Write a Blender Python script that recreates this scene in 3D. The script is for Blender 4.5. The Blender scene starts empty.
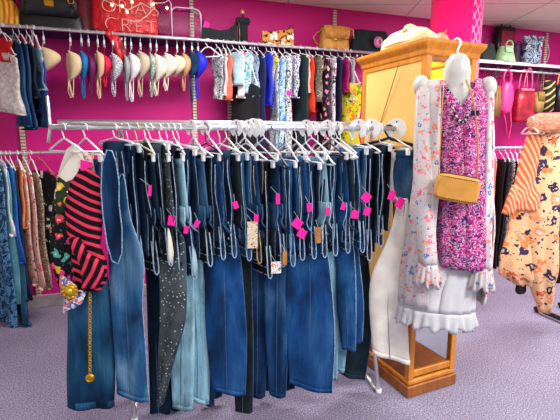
import bpy, math, random
from mathutils import Vector, Matrix
random.seed(7)
C = bpy.context.scene.collection
PI = math.pi
cos, sin, rad = math.cos, math.sin, math.radians

# ------------------------------------------------------------------ camera model (also used to measure the room)
PITCH, YAW, FPX, EYE = rad(9.7), rad(19), 420.0, 1.45

def ray(x, y):
    cx = (x - 280) / FPX; cy = (210 - y) / FPX
    fw = cos(PITCH) + cy * sin(PITCH); up = -sin(PITCH) + cy * cos(PITCH)
    return Vector((cx * cos(YAW) + fw * sin(YAW), -cx * sin(YAW) + fw * cos(YAW), up))

def on_y(x, y, Y):                     # point of the vertical plane Y = const seen at a pixel
    r = ray(x, y); t = Y / r.y
    return Vector((r.x * t, Y, EYE + r.z * t))

RK0 = Vector((-0.35, 2.147, 0)); RKU = Vector((0.9903, -0.1386, 0)); RKN = Vector((-0.1386, -0.9903, 0))
RKROT = math.atan2(-0.1386, 0.9903)
RAILZ = 1.50

def on_rack(x, y, d=0.0):              # point of the vertical plane through the rack's rail, d metres in front of it
    r = ray(x, y); p = RK0 + RKN * d
    t = p.dot(RKN) / r.dot(RKN)
    return Vector((r.x * t, r.y * t, EYE + r.z * t))

def mpp(p):                            # metres per pixel at a point
    f = Vector((sin(YAW) * cos(PITCH), cos(YAW) * cos(PITCH), -sin(PITCH)))
    return (p - Vector((0, 0, EYE))).dot(f) / FPX

# ------------------------------------------------------------------ materials
def lin(c):
    def f(v):
        v /= 255.0
        return v / 12.92 if v <= .04045 else ((v + .055) / 1.055) ** 2.4
    return (f(c[0]), f(c[1]), f(c[2]), 1)

class NT:
    def __init__(s, name):
        m = bpy.data.materials.new(name); m.use_nodes = True
        s.m = m; s.n = m.node_tree.nodes; s.l = m.node_tree.links
        s.b = s.n['Principled BSDF']; s.co = s.n.new('ShaderNodeTexCoord')
    def new(s, t, **kw):
        n = s.n.new('ShaderNode' + t)
        for k, v in kw.items(): setattr(n, k, v)
        return n
    def link(s, a, b): s.l.new(a, b)
    def coords(s, sc=(1, 1, 1), rot=(0, 0, 0), out='Object', loc=(0, 0, 0)):
        mp = s.new('Mapping'); mp.inputs['Scale'].default_value = sc; mp.inputs['Rotation'].default_value = rot
        mp.inputs['Location'].default_value = loc
        s.link(s.co.outputs[out], mp.inputs[0]); return mp.outputs[0]
    def noise(s, vec, scale, detail=3, rough=.5, dist=0):
        n = s.new('TexNoise'); n.inputs['Scale'].default_value = scale; n.inputs['Detail'].default_value = detail
        n.inputs['Roughness'].default_value = rough; n.inputs['Distortion'].default_value = dist
        s.link(vec, n.inputs['Vector']); return n
    def ramp(s, fac, stops, const=False):
        r = s.new('ValToRGB'); e = r.color_ramp.elements
        if const: r.color_ramp.interpolation = 'CONSTANT'
        while len(e) < len(stops): e.new(.5)
        for k, (p, c) in enumerate(stops):
            e[k].position = p; e[k].color = c if len(c) == 4 else lin(c)
        s.link(fac, r.inputs[0]); return r.outputs[0]
    def mix(s, fac, a, b, mode='MIX'):
        n = s.new('Mix', data_type='RGBA', blend_type=mode)
        if isinstance(fac, (int, float)): n.inputs[0].default_value = fac
        else: s.link(fac, n.inputs[0])
        for k, v in ((6, a), (7, b)):
            if isinstance(v, tuple): n.inputs[k].default_value = v if len(v) == 4 else lin(v)
            else: s.link(v, n.inputs[k])
        return n.outputs[2]
    def math(s, op, a, b=0.0):
        n = s.new('Math', operation=op)
        for k, v in ((0, a), (1, b)):
            if isinstance(v, (int, float)): n.inputs[k].default_value = v
            else: s.link(v, n.inputs[k])
        return n.outputs[0]
    def bump(s, h, strength=.3, dist=.002):
        n = s.new('Bump'); n.inputs['Strength'].default_value = strength; n.inputs['Distance'].default_value = dist
        s.link(h, n.inputs['Height']); s.link(n.outputs[0], s.b.inputs['Normal'])
    def done(s, col=None, rough=.8, metal=0, spec=.3):
        if col is not None:
            if isinstance(col, tuple): s.b.inputs['Base Color'].default_value = col if len(col) == 4 else lin(col)
            else: s.link(col, s.b.inputs['Base Color'])
        s.b.inputs['Roughness'].default_value = rough; s.b.inputs['Metallic'].default_value = metal
        s.b.inputs['Specular IOR Level'].default_value = spec
        return s.m

_mc = {}
def plain(c, rough=.8, metal=0, var=.12, vs=9, spec=.3, bump=0, bs=250):
    k = ('p', c, rough, metal, var, vs, bump)
    if k in _mc: return _mc[k]
    t = NT('plain_%d_%d_%d' % c); v = t.coords()
    n = t.noise(v, vs, 4)
    lo = tuple(int(x * (1 - var)) for x in c); hi = tuple(min(255, int(x * (1 + var))) for x in c)
    col = t.ramp(n.outputs[0], [(.3, lo), (.7, hi)])
    if bump: t.bump(t.noise(v, bs, 2).outputs[0], bump)
    _mc[k] = t.done(col, rough, metal, spec); return _mc[k]

def denim(c, fade=.5, streak=True, seed=0):
    k = ('d', c, fade, seed)
    if k in _mc: return _mc[k]
    c = (int(c[0] * .84), int(c[1] * .98), int(c[2] * .98))
    t = NT('denim_%d_%d_%d' % c)
    v = t.coords(loc=(seed * 3.1, seed * 1.7, 0))
    big = t.noise(t.coords((1, 1, .4), loc=(seed * 3.1, seed * 1.7, 0)), 8, 3, .5, .3)
    st = t.noise(t.coords((120, 120, 7)), 1.0, 4, .65)
    fine = t.noise(v, 420, 2)
    dark = tuple(int(x * .62) for x in c)
    light = tuple(int(x + (y - x) * .62 * fade) for x, y in zip(c, (170, 208, 228)))
    col = t.ramp(big.outputs[0], [(.34, dark), (.52, c), (.74, light)])
    g = t.ramp(st.outputs[0], [(.3, (.58, .58, .6, 1)), (.5, (.95, .95, .95, 1)), (.72, (1.25, 1.22, 1.2, 1))])
    col = t.mix(.75, col, g, 'MULTIPLY')
    f2 = t.ramp(fine.outputs[0], [(.35, (.6, .6, .62, 1)), (.65, (1.2, 1.2, 1.2, 1))])
    col = t.mix(.6, col, f2, 'MULTIPLY')
    t.bump(st.outputs[0], .25, .002)
    _mc[k] = t.done(col, .85, 0, .15); return _mc[k]

def floral(bg, cols, scale=22, thr=.38, seed=0, leaf=(40, 70, 70), leafthr=.26):
    k = ('f', bg, tuple(cols), scale, thr, seed)
    if k in _mc: return _mc[k]
    t = NT('floral_cloth'); v = t.coords(loc=(seed, seed * .7, seed * .3))
    n = t.noise(v, scale * 1.3, 2)
    vv = t.new('VectorMath', operation='ADD'); sc = t.new('VectorMath', operation='SCALE')
    t.link(n.outputs[1], sc.inputs[0]); sc.inputs['Scale'].default_value = 1.5 / scale
    t.link(v, vv.inputs[0]); t.link(sc.outputs[0], vv.inputs[1])
    def layer(s, th):
        vo = t.new('TexVoronoi'); vo.inputs['Scale'].default_value = s; t.link(vv.outputs[0], vo.inputs['Vector'])
        return vo, t.math('LESS_THAN', vo.outputs['Distance'], th)
    vo2, m2 = layer(scale * 1.7, leafthr)
    vo1, m1 = layer(scale, thr)
    sep = t.new('SeparateColor'); t.link(vo1.outputs['Color'], sep.inputs[0])
    fc = t.ramp(sep.outputs[0], [(i / len(cols), c) for i, c in enumerate(cols)], True)
    core = t.math('LESS_THAN', vo1.outputs['Distance'], thr * .4)
    fc = t.mix(core, fc, t.mix(.5, fc, (255, 245, 235)))
    keep = t.math('GREATER_THAN', sep.outputs[1], .3)
    col = t.mix(m2, bg, leaf)
    col = t.mix(t.math('MULTIPLY', m1, keep), col, fc)
    _mc[k] = t.done(col, .8, 0, .2); return _mc[k]

def stripes(c1, c2, scale=9, rot=(0, 0, 0), duty=.5, dist=1.0, direction='Z'):
    k = ('s', c1, c2, scale, rot, duty, dist)
    if k in _mc: return _mc[k]
    t = NT('striped_cloth'); w = t.new('TexWave', bands_direction=direction)
    w.inputs['Scale'].default_value = scale; w.inputs['Distortion'].default_value = dist; w.inputs['Detail'].default_value = 1
    w.inputs['Detail Scale'].default_value = .6
    t.link(t.coords(rot=rot), w.inputs['Vector'])
    col = t.mix(t.math('GREATER_THAN', w.outputs[1], duty), c1, c2)
    _mc[k] = t.done(col, .8, 0, .2); return _mc[k]

def dots(bg, c, scale=40, thr=.22):
    k = ('o', bg, c, scale)
    if k in _mc: return _mc[k]
    t = NT('dotted_cloth'); vo = t.new('TexVoronoi'); vo.inputs['Scale'].default_value = scale; vo.inputs['Randomness'].default_value = .7
    t.link(t.coords(), vo.inputs['Vector'])
    n = t.noise(t.coords(), 12, 4)
    b = t.ramp(n.outputs[0], [(.3, tuple(int(x * .75) for x in bg)), (.7, tuple(min(255, int(x * 1.2)) for x in bg))])
    _mc[k] = t.done(t.mix(t.math('LESS_THAN', vo.outputs['Distance'], thr), b, c), .85, 0, .2); return _mc[k]

def marbled(cols, scale=14, dist=2.0, seed=0):
    k = ('m', tuple(cols), scale, dist, seed)
    if k in _mc: return _mc[k]
    t = NT('patterned_cloth'); n = t.noise(t.coords(loc=(seed, 0, seed)), scale, 3, .6, dist)
    k2 = len(cols)
    col = t.ramp(n.outputs[0], [(.3 + .4 * i / k2, c) for i, c in enumerate(cols)], True)
    _mc[k] = t.done(col, .8, 0, .2); return _mc[k]

def paisley():
    t = NT('paisley_cloth'); v = t.coords()
    n = t.noise(v, 22, 2, .5, 1.0)
    w = t.new('TexWave', wave_type='RINGS'); w.inputs['Scale'].default_value = 14; w.inputs['Distortion'].default_value = 16
    w.inputs['Detail'].default_value = 2; w.inputs['Detail Scale'].default_value = 3.2
    t.link(v, w.inputs['Vector'])
    base = t.ramp(n.outputs[0], [(.0, (66, 28, 104)), (.4, (164, 30, 118)), (.5, (190, 52, 134)), (.6, (120, 54, 132))], True)
    line = t.ramp(w.outputs[1], [(.0, (0, 0, 0, 1)), (.76, (0, 0, 0, 1)), (.84, (.6, .6, .6, 1))])
    col = t.mix(line, base, (238, 214, 232))
    dk = t.noise(t.coords(loc=(5, 2, 1)), 60, 1)
    col = t.mix(t.math('GREATER_THAN', dk.outputs[0], .66), col, (52, 30, 84))
    return t.done(col, .7, 0, .25)

def wood(c1, c2, rough=.42, scale=(3, 3, 26)):
    k = ('w', c1, c2, scale)
    if k in _mc: return _mc[k]
    t = NT('wood'); n = t.noise(t.coords((scale[2], scale[2], 2.2)), 1.4, 4, .6, .6)
    col = t.ramp(n.outputs[0], [(.28, c1), (.72, c2)])
    t.bump(n.outputs[0], .06)
    _mc[k] = t.done(col, rough, 0, .5); return _mc[k]

def glass(name, tint=(240, 248, 246), rough=.05, trans=.0):
    t = NT(name); b = t.b
    b.inputs['Base Color'].default_value = lin(tint); b.inputs['Roughness'].default_value = rough
    b.inputs['Transmission Weight'].default_value = 1.0; b.inputs['IOR'].default_value = 1.1
    return t.m

def emit(name, c, s):
    t = NT(name); t.b.inputs['Base Color'].default_value = lin(c)
    t.b.inputs['Emission Color'].default_value = lin(c); t.b.inputs['Emission Strength'].default_value = s
    return t.m

CHROME = plain((226, 230, 234), .28, .85, .03)
WHITEP = plain((238, 240, 240), .4, 0, .03, spec=.5)
CLEARP = plain((205, 216, 222), .2, 0, .05, spec=.7)
BLACKP = plain((22, 23, 26), .4, 0, .1, spec=.4)
CREAMP = plain((216, 208, 160), .5, 0, .05)
PINKTAG = plain((255, 30, 160), .6, 0, .02)
GOLD = plain((222, 176, 44), .3, .9, .08)
SEAM = plain((150, 176, 200), .9, 0, .2, 60)
SEAMD = plain((74, 98, 128), .9, 0, .2, 60)
THREAD = plain((186, 150, 90), .9, 0, .2, 60)
LEATHER = plain((176, 118, 56), .6, 0, .15, 30)
LABELP = floral((222, 206, 176), [(178, 60, 50), (190, 130, 70), (120, 60, 60)], 60, .36, 3)
FLABEL = floral((232, 232, 226), [(210, 60, 90), (110, 150, 70), (230, 120, 120)], 70, .40, 5)

# ------------------------------------------------------------------ mesh building
class MB:
    def __init__(s): s.v = []; s.f = []
    def add(s, vs, fs):
        b = len(s.v); s.v += [tuple(p) for p in vs]; s.f += [tuple(b + i for i in f) for f in fs]; return s
    def box(s, c, size, rz=0, bev=0):
        x, y, z = (a / 2 for a in size); R = Matrix.Rotation(rz, 3, 'Z'); c = Vector(c)
        if bev:
            bev = min(bev, x * .9, y * .9, z * .9)
            rings = []
            for zz, k in ((-z, bev), (-z + bev, 0), (z - bev, 0), (z, bev)):
                X, Y = x - k, y - k
                e = bev * .6
                q = [(-X + e, -Y), (X - e, -Y), (X, -Y + e), (X, Y - e), (X - e, Y), (-X + e, Y), (-X, Y - e), (-X, -Y + e)]
                rings.append([c + R @ Vector((a, b, zz)) for a, b in q])
            return s.rings(rings)
        vs = [c + R @ Vector((i, j, k)) for k in (-z, z) for i, j in ((-x, -y), (x, -y), (x, y), (-x, y))]
        return s.add(vs, [(3, 2, 1, 0), (4, 5, 6, 7), (0, 1, 5, 4), (1, 2, 6, 5), (2, 3, 7, 6), (3, 0, 4, 7)])
    def rings(s, rs, cap=True, closed=False):
        n = len(rs[0]); vs = [p for r in rs for p in r]; fs = []
        m = len(rs)
        for i in range(m if closed else m - 1):
            a, b = i * n, ((i + 1) % m) * n
            for j in range(n):
                k = (j + 1) % n; fs.append((a + j, a + k, b + k, b + j))
        if cap and not closed:
            fs.append(tuple(range(n - 1, -1, -1))); fs.append(tuple(range((m - 1) * n, m * n)))
        return s.add(vs, fs)
    def tube(s, pts, r, n=7, closed=False, flat=1.0):
        pts = [Vector(p) for p in pts]; m = len(pts); rs = []
        prev = None
        for i, p in enumerate(pts):
            if closed: t = pts[(i + 1) % m] - pts[i - 1]
            else: t = pts[min(i + 1, m - 1)] - pts[max(i - 1, 0)]
            if t.length < 1e-9: t = Vector((0, 0, 1))
            t.normalize()
            if prev is None:
                a = t.cross(Vector((1, 0, 0)))
                if a.length < .2: a = t.cross(Vector((0, 1, 0)))
            else: a = prev - t * prev.dot(t)
            if a.length < 1e-6: a = t.orthogonal()
            a.normalize(); prev = a; b = t.cross(a)
            rr = r[i] if isinstance(r, (list, tuple)) else r
            rs.append([p + a * (rr * cos(2 * PI * k / n)) + b * (rr * flat * sin(2 * PI * k / n)) for k in range(n)])
        return s.rings(rs, True, closed)
    def ell(s, c, r, n=14, m=9, R=None):
        c = Vector(c); rs = []
        for i in range(1, m):
            a = PI * i / m
            ring = []
            for k in range(n):
                p = Vector((r[0] * sin(a) * cos(2 * PI * k / n), r[1] * sin(a) * sin(2 * PI * k / n), -r[2] * cos(a)))
                ring.append(c + (R @ p if R else p))
            rs.append(ring)
        return s.rings(rs)
    def loft(s, secs, n=22, ex=2.4, ripple=0, waves=5, ph=0, gap=None):
        # secs: (centre, half width, half thickness, angle[, ripple gain]); rings lie in horizontal planes
        rs = []
        for i, q in enumerate(secs):
            c, hw, ht, a = Vector(q[0]), q[1], q[2], q[3]; g = q[4] if len(q) > 4 else i / max(1, len(secs) - 1)
            ring = []
            for k in range(n):
                t = 2 * PI * k / n; ct, st = cos(t), sin(t)
                x = hw * math.copysign(abs(ct) ** (2 / ex), ct); y = ht * math.copysign(abs(st) ** (2 / ex), st)
                if ripple:
                    y += ripple * g * sin(waves * x / max(hw, 1e-4) * 1.6 + ph + i * .25) + ripple * .5 * g * sin(waves * 1.9 * x / max(hw, 1e-4) + 2 * ph)
                ring.append(c + Vector((x * cos(a) - y * sin(a), x * sin(a) + y * cos(a), (q[5] * x if len(q) > 5 else 0))))
            rs.append(ring)
        return s.rings(rs)
    def slab(s, poly, y0, y1, M=None):           # outline in x-z, thickness along y
        n = len(poly)
        vs = [Vector((x, y0, z)) for x, z in poly] + [Vector((x, y1, z)) for x, z in poly]
        if M: vs = [M @ v for v in vs]
        fs = [tuple(range(n)), tuple(range(2 * n - 1, n - 1, -1))] + [(j, n + j, n + (j + 1) % n, (j + 1) % n) for j in range(n)]
        return s.add(vs, fs)
    def grid(s, rows):
        n = len(rows[0]); vs = [p for r in rows for p in r]
        fs = [(i * n + j, i * n + j + 1, (i + 1) * n + j + 1, (i + 1) * n + j) for i in range(len(rows) - 1) for j in range(n - 1)]
        return s.add(vs, fs)
    def build(s, name, mat, parent=None, smooth=True, thick=0, label=None, sub=0):
        me = bpy.data.meshes.new(name); me.from_pydata(s.v, [], s.f); me.validate()
        import bmesh
        bm = bmesh.new(); bm.from_mesh(me); bmesh.ops.recalc_face_normals(bm, faces=bm.faces); bm.to_mesh(me); bm.free()
        if smooth:
            for p in me.polygons: p.use_smooth = len(p.vertices) <= 4
        me.materials.append(mat)
        o = bpy.data.objects.new(name, me); C.objects.link(o)
        if parent: o.parent = parent
        if thick:
            md = o.modifiers.new('t', 'SOLIDIFY'); md.thickness = thick; md.offset = 0
        if sub:
            md = o.modifiers.new('s', 'SUBSURF'); md.levels = sub; md.render_levels = sub
        if label: o['label'] = label
        return o

def sm(t): return t * t * (3 - 2 * t)
def lerp(a, b, t): return a + (b - a) * t

def tag(o, label, cat, group=None):
    o['label'] = label; o['category'] = cat
    if group: o['group'] = group
    return o
def thing(name, label, cat, loc=(0, 0, 0), rz=0, group=None):
    o = bpy.data.objects.new(name, None); C.objects.link(o); o.empty_display_size = .05
    o.location = loc; o.rotation_euler = (0, 0, rz)
    return tag(o, label, cat, group)
def structure(o): o['kind'] = 'structure'; return o

# ------------------------------------------------------------------ the room
WY, CZ = 3.96, 2.70
X0, X1, YB = -1.75, 6.2, -3.2

def wallmat():
    t = NT('magenta_wall_paint'); n = t.noise(t.coords(), 2.2, 4)
    col = t.ramp(n.outputs[0], [(.3, (204, 18, 126)), (.7, (214, 24, 136))])
    t.bump(t.noise(t.coords(), 160, 2).outputs[0], .08)
    return t.done(col, .55, 0, .35)
WALL = wallmat()
def carpet():
    t = NT('purple_grey_carpet'); v = t.coords()
    f = t.noise(v, 130, 4, .75); b = t.noise(v, 2.5, 3)
    c1 = t.ramp(f.outputs[0], [(.34, (78, 74, 98)), (.5, (134, 128, 152)), (.66, (194, 190, 208))])
    c2 = t.ramp(b.outputs[0], [(.3, (.86, .86, .88, 1)), (.7, (1, 1, 1, 1))])
    t.bump(f.outputs[0], .5, .004)
    return t.done(t.mix(1, c1, c2, 'MULTIPLY'), .95, 0, .1)
def ceilmat():
    t = NT('ceiling_tile'); br = t.new('TexBrick'); br.offset = 0
    br.inputs['Scale'].default_value = 1; br.inputs['Brick Width'].default_value = 1.22; br.inputs['Row Height'].default_value = .61
    br.inputs['Mortar Size'].default_value = .006; br.inputs['Color1'].default_value = lin((250, 244, 222)); br.inputs['Color2'].default_value = lin((246, 238, 216))
    br.inputs['Mortar'].default_value = lin((178, 170, 160)); t.link(t.coords(rot=(0, 0, .35)), br.inputs[0])
    t.bump(t.noise(t.coords(), 60, 3).outputs[0], .1)
    return t.done(br.outputs[0], .9, 0, .1)

structure(MB().box(((X0 + X1) / 2, (YB + WY) / 2, -.05), (X1 - X0, WY - YB + .2, .1)).build('floor', carpet(), None, False))
structure(MB().box(((X0 + X1) / 2, WY + .05, CZ / 2), (X1 - X0, .1, CZ)).build('wall_back', WALL, None, False))
SIDE = plain((214, 210, 206), .8, 0, .03, 2)
structure(MB().box((X0 - .05, (YB + WY) / 2, CZ / 2), (.1, WY - YB, CZ)).build('wall_left', SIDE, None, False))
structure(MB().box((X1 + .05, (YB + WY) / 2, CZ / 2), (.1, WY - YB, CZ)).build('wall_right', SIDE, None, False))
structure(MB().box(((X0 + X1) / 2, (YB + WY) / 2, CZ + .05), (X1 - X0, WY - YB + .2, .1)).build('ceiling', ceilmat(), None, False))
structure(MB().box(((X0 + X1) / 2, WY - .012, .055), (X1 - X0, .024, .11), bev=.004).build('baseboard_back', plain((168, 156, 158), .6), None, False))

# round pillar wrapped in glossy pink vinyl, fishnet over its right half
def pillarmat():
    t = NT('pink_vinyl_wrap'); v = t.coords()
    s = t.new('SeparateXYZ'); t.link(v, s.inputs[0])
    ang = t.math('ARCTAN2', s.outputs[1], s.outputs[0])
    a = t.math('MULTIPLY', ang, .19)
    def lines(sg):
        q = t.math('ADD', a, t.math('MULTIPLY', s.outputs[2], sg))
        q = t.math('MULTIPLY', q, 17)
        q = t.math('ABSOLUTE', t.math('SUBTRACT', t.math('FRACT', q), .5))
        return t.math('LESS_THAN', q, .1)
    net = t.math('MAXIMUM', lines(.62), lines(-.62))
    right = t.math('GREATER_THAN', s.outputs[0], -.01)
    col = t.mix(t.math('MULTIPLY', net, right), (238, 16, 104), (248, 130, 176))
    return t.done(col, .25, 0, .5)
pc = on_y(456, 20, 2.78)
pl = MB().tube([(0, 0, 0), (0, 0, CZ)], .185, 40).build('trim_1', pillarmat()); pl.location = (pc.x, pc.y, 0); structure(pl)

# ------------------------------------------------------------------ wall fittings
def standard(px, y0, y1, label):
    p = on_y(px, (y0 + y1) / 2, WY - .012); z0, z1 = on_y(px, y1, WY).z, min(on_y(px, y0, WY).z, CZ - .02)
    t = NT('slotted_steel'); w = t.new('TexWave', bands_direction='Z'); w.inputs['Scale'].default_value = 12
    t.link(t.coords(), w.inputs[0])
    col = t.ramp(w.outputs[1], [(.0, (70, 60, 60)), (.25, (214, 196, 170)), (1, (226, 214, 190))])
    o = MB().box((0, 0, (z1 - z0) / 2), (.035, .02, z1 - z0), bev=.003).build('slotted_wall_standard', t.done(col, .4, .3), None, False)
    o.location = (p.x, p.y, z0); tag(o, label, 'wall bracket strip', 'slotted wall standards')
standard(195, -60, 300, 'slotted metal wall strip running down behind the clear plastic organiser')
standard(333, -60, 260, 'slotted metal wall strip rising behind the tan satchel')
standard(25, 20, 300, 'slotted metal wall strip behind clothes at far left')
standard(231, 50, 300, 'pale slotted wall strip showing between bras and swimsuits')
standard(541, -10, 200, 'slotted metal wall strip above the grey tie-dye bag')

SHZ, SHY = 2.235, 3.66
NAVY = plain((34, 36, 84), .5, 0, .06)
EDGEW = plain((226, 222, 220), .35, .2, .04)
def shelf(xa, xb, z, label, edge=True):
    t = thing('wall_shelf', label, 'shelf', ((xa + xb) / 2, WY - .02, z))
    L = xb - xa
    MB().box((0, -.135, .012), (L, .27, .02), bev=.003).build('shelf_board', NAVY, t, False)
    if edge: MB().box((0, -.276, .012), (L, .012, .034), bev=.003).build('front_edge', EDGEW, t, False, label='white front edge')
    k = max(2, int(L / .9))
    for i in range(k):
        x = -L / 2 + L * (i + .5) / k
        MB().slab([(-.13, 0), (.12, 0), (.12, -.02), (-.10, -.09), (-.13, -.09)], -.006, .006, Matrix.Translation((x, -.13, 0)) @ Matrix.Rotation(-PI / 2, 4, 'Z')).build('bracket', CHROME, t, False)
    return t
shelf(-1.6, 2.62, SHZ, 'long navy shelf full of bags above the bras and swimwear', False)
shelf(3.38, 5.6, SHZ, 'white-edged shelf right of the wooden cabinet carrying bags')

def wallrail(xa, xb, y, z, label, ends=2):
    t = thing('hanging_rail', label, 'clothes rail', ((xa + xb) / 2, y, z))
    L = xb - xa
    MB().tube([(-L / 2, 0, 0), (L / 2, 0, 0)], .0125, 12).build('tube', CHROME, t)
    k = max(2, int(L / .9))
    for i in range(k):
        x = -L / 2 + L * (i + .5) / k
        MB().box((x, (WY - y) / 2 + .008, -.03), (.012, WY - y - .016, .02), bev=.003).build('bracket', CHROME, t, False)
    return t
wallrail(-1.6, 2.55, 3.652, SHZ + .010, 'chrome rail under the long shelf holding bras and swimwear')
wallrail(-1.6, .35, 3.66, 1.343, 'lower chrome rail on back wall at far left')
wallrail(3.4, 5.5, 3.66, 1.345, 'chrome rail of black clothes right of the cabinet')
wallrail(3.42, 5.5, 3.66, 2.17, 'chrome rail under right shelf with handbags hanging')
# purple glow strip is just wall

# ------------------------------------------------------------------ hangers
def hanger(loc, rz, mat, label, w=.19, clips=False, drop=.115, nk=.05, name='clothes_hanger', r=.0044, group=None, plast=True):
    t = thing(name, label, 'hanger', loc, rz, group)
    rr = .0225
    pts = [(0, rr * cos(a), rr * sin(a) - .006) for a in [rad(200 - i * 18) for i in range(14)]]
    pts += [(0, .004, -.04), (0, 0, -nk)]
    MB().tube(pts, r * .62, 6).build('hook', mat if plast else CHROME, t)
    b = MB()
    if clips:
        b.tube([(0, -w, -drop + .02), (0, -.02, -nk - .006), (0, 0, -nk + .002), (0, .02, -nk - .006), (0, w, -drop + .02)], r, 6)
        b.tube([(0, -w, -drop + .02), (0, w, -drop + .02)], r * .8, 6)
    else:
        b.tube([(0, 0, -nk), (0, -.03, -nk - .008), (0, -w * .85, -drop + .014), (0, -w, -drop + .004), (0, -w * .93, -drop), (0, w * .93, -drop),
                (0, w, -drop + .004), (0, w * .85, -drop + .014), (0, .03, -nk - .008)], r, 6, True, 1.25)
    b.build('frame', mat, t)
    if clips:
        for sg in (-1, 1):
            MB().box((0, sg * w * .8, -drop + .004), (.014, .022, .036), bev=.003).build('clip', mat, t, False)
    return t

# ------------------------------------------------------------------ jeans folded over a hanger
def pathloft(mb, path, hws, ht, n=14, ex=2.6, ys=None):
    rs = []
    m = len(path)
    for i, (x, z) in enumerate(path):
        a = path[max(i - 1, 0)]; b = path[min(i + 1, m - 1)]
        t = Vector((b[0] - a[0], 0, b[1] - a[1])).normalized(); nn = Vector((-t.z, 0, t.x))
        hw = hws[i]; h = ht[i] if isinstance(ht, (list, tuple)) else ht; y0 = ys[i] if ys else 0
        ring = []
        for k in range(n):
            q = 2 * PI * k / n
            yy = hw * math.copysign(abs(cos(q)) ** (2 / ex), cos(q)); nx = h * math.copysign(abs(sin(q)) ** (2 / ex), sin(q))
            ring.append(Vector((x, yy + y0, z)) + nn * nx)
        rs.append(ring)
    mb.rings(rs)
    return mb

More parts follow.
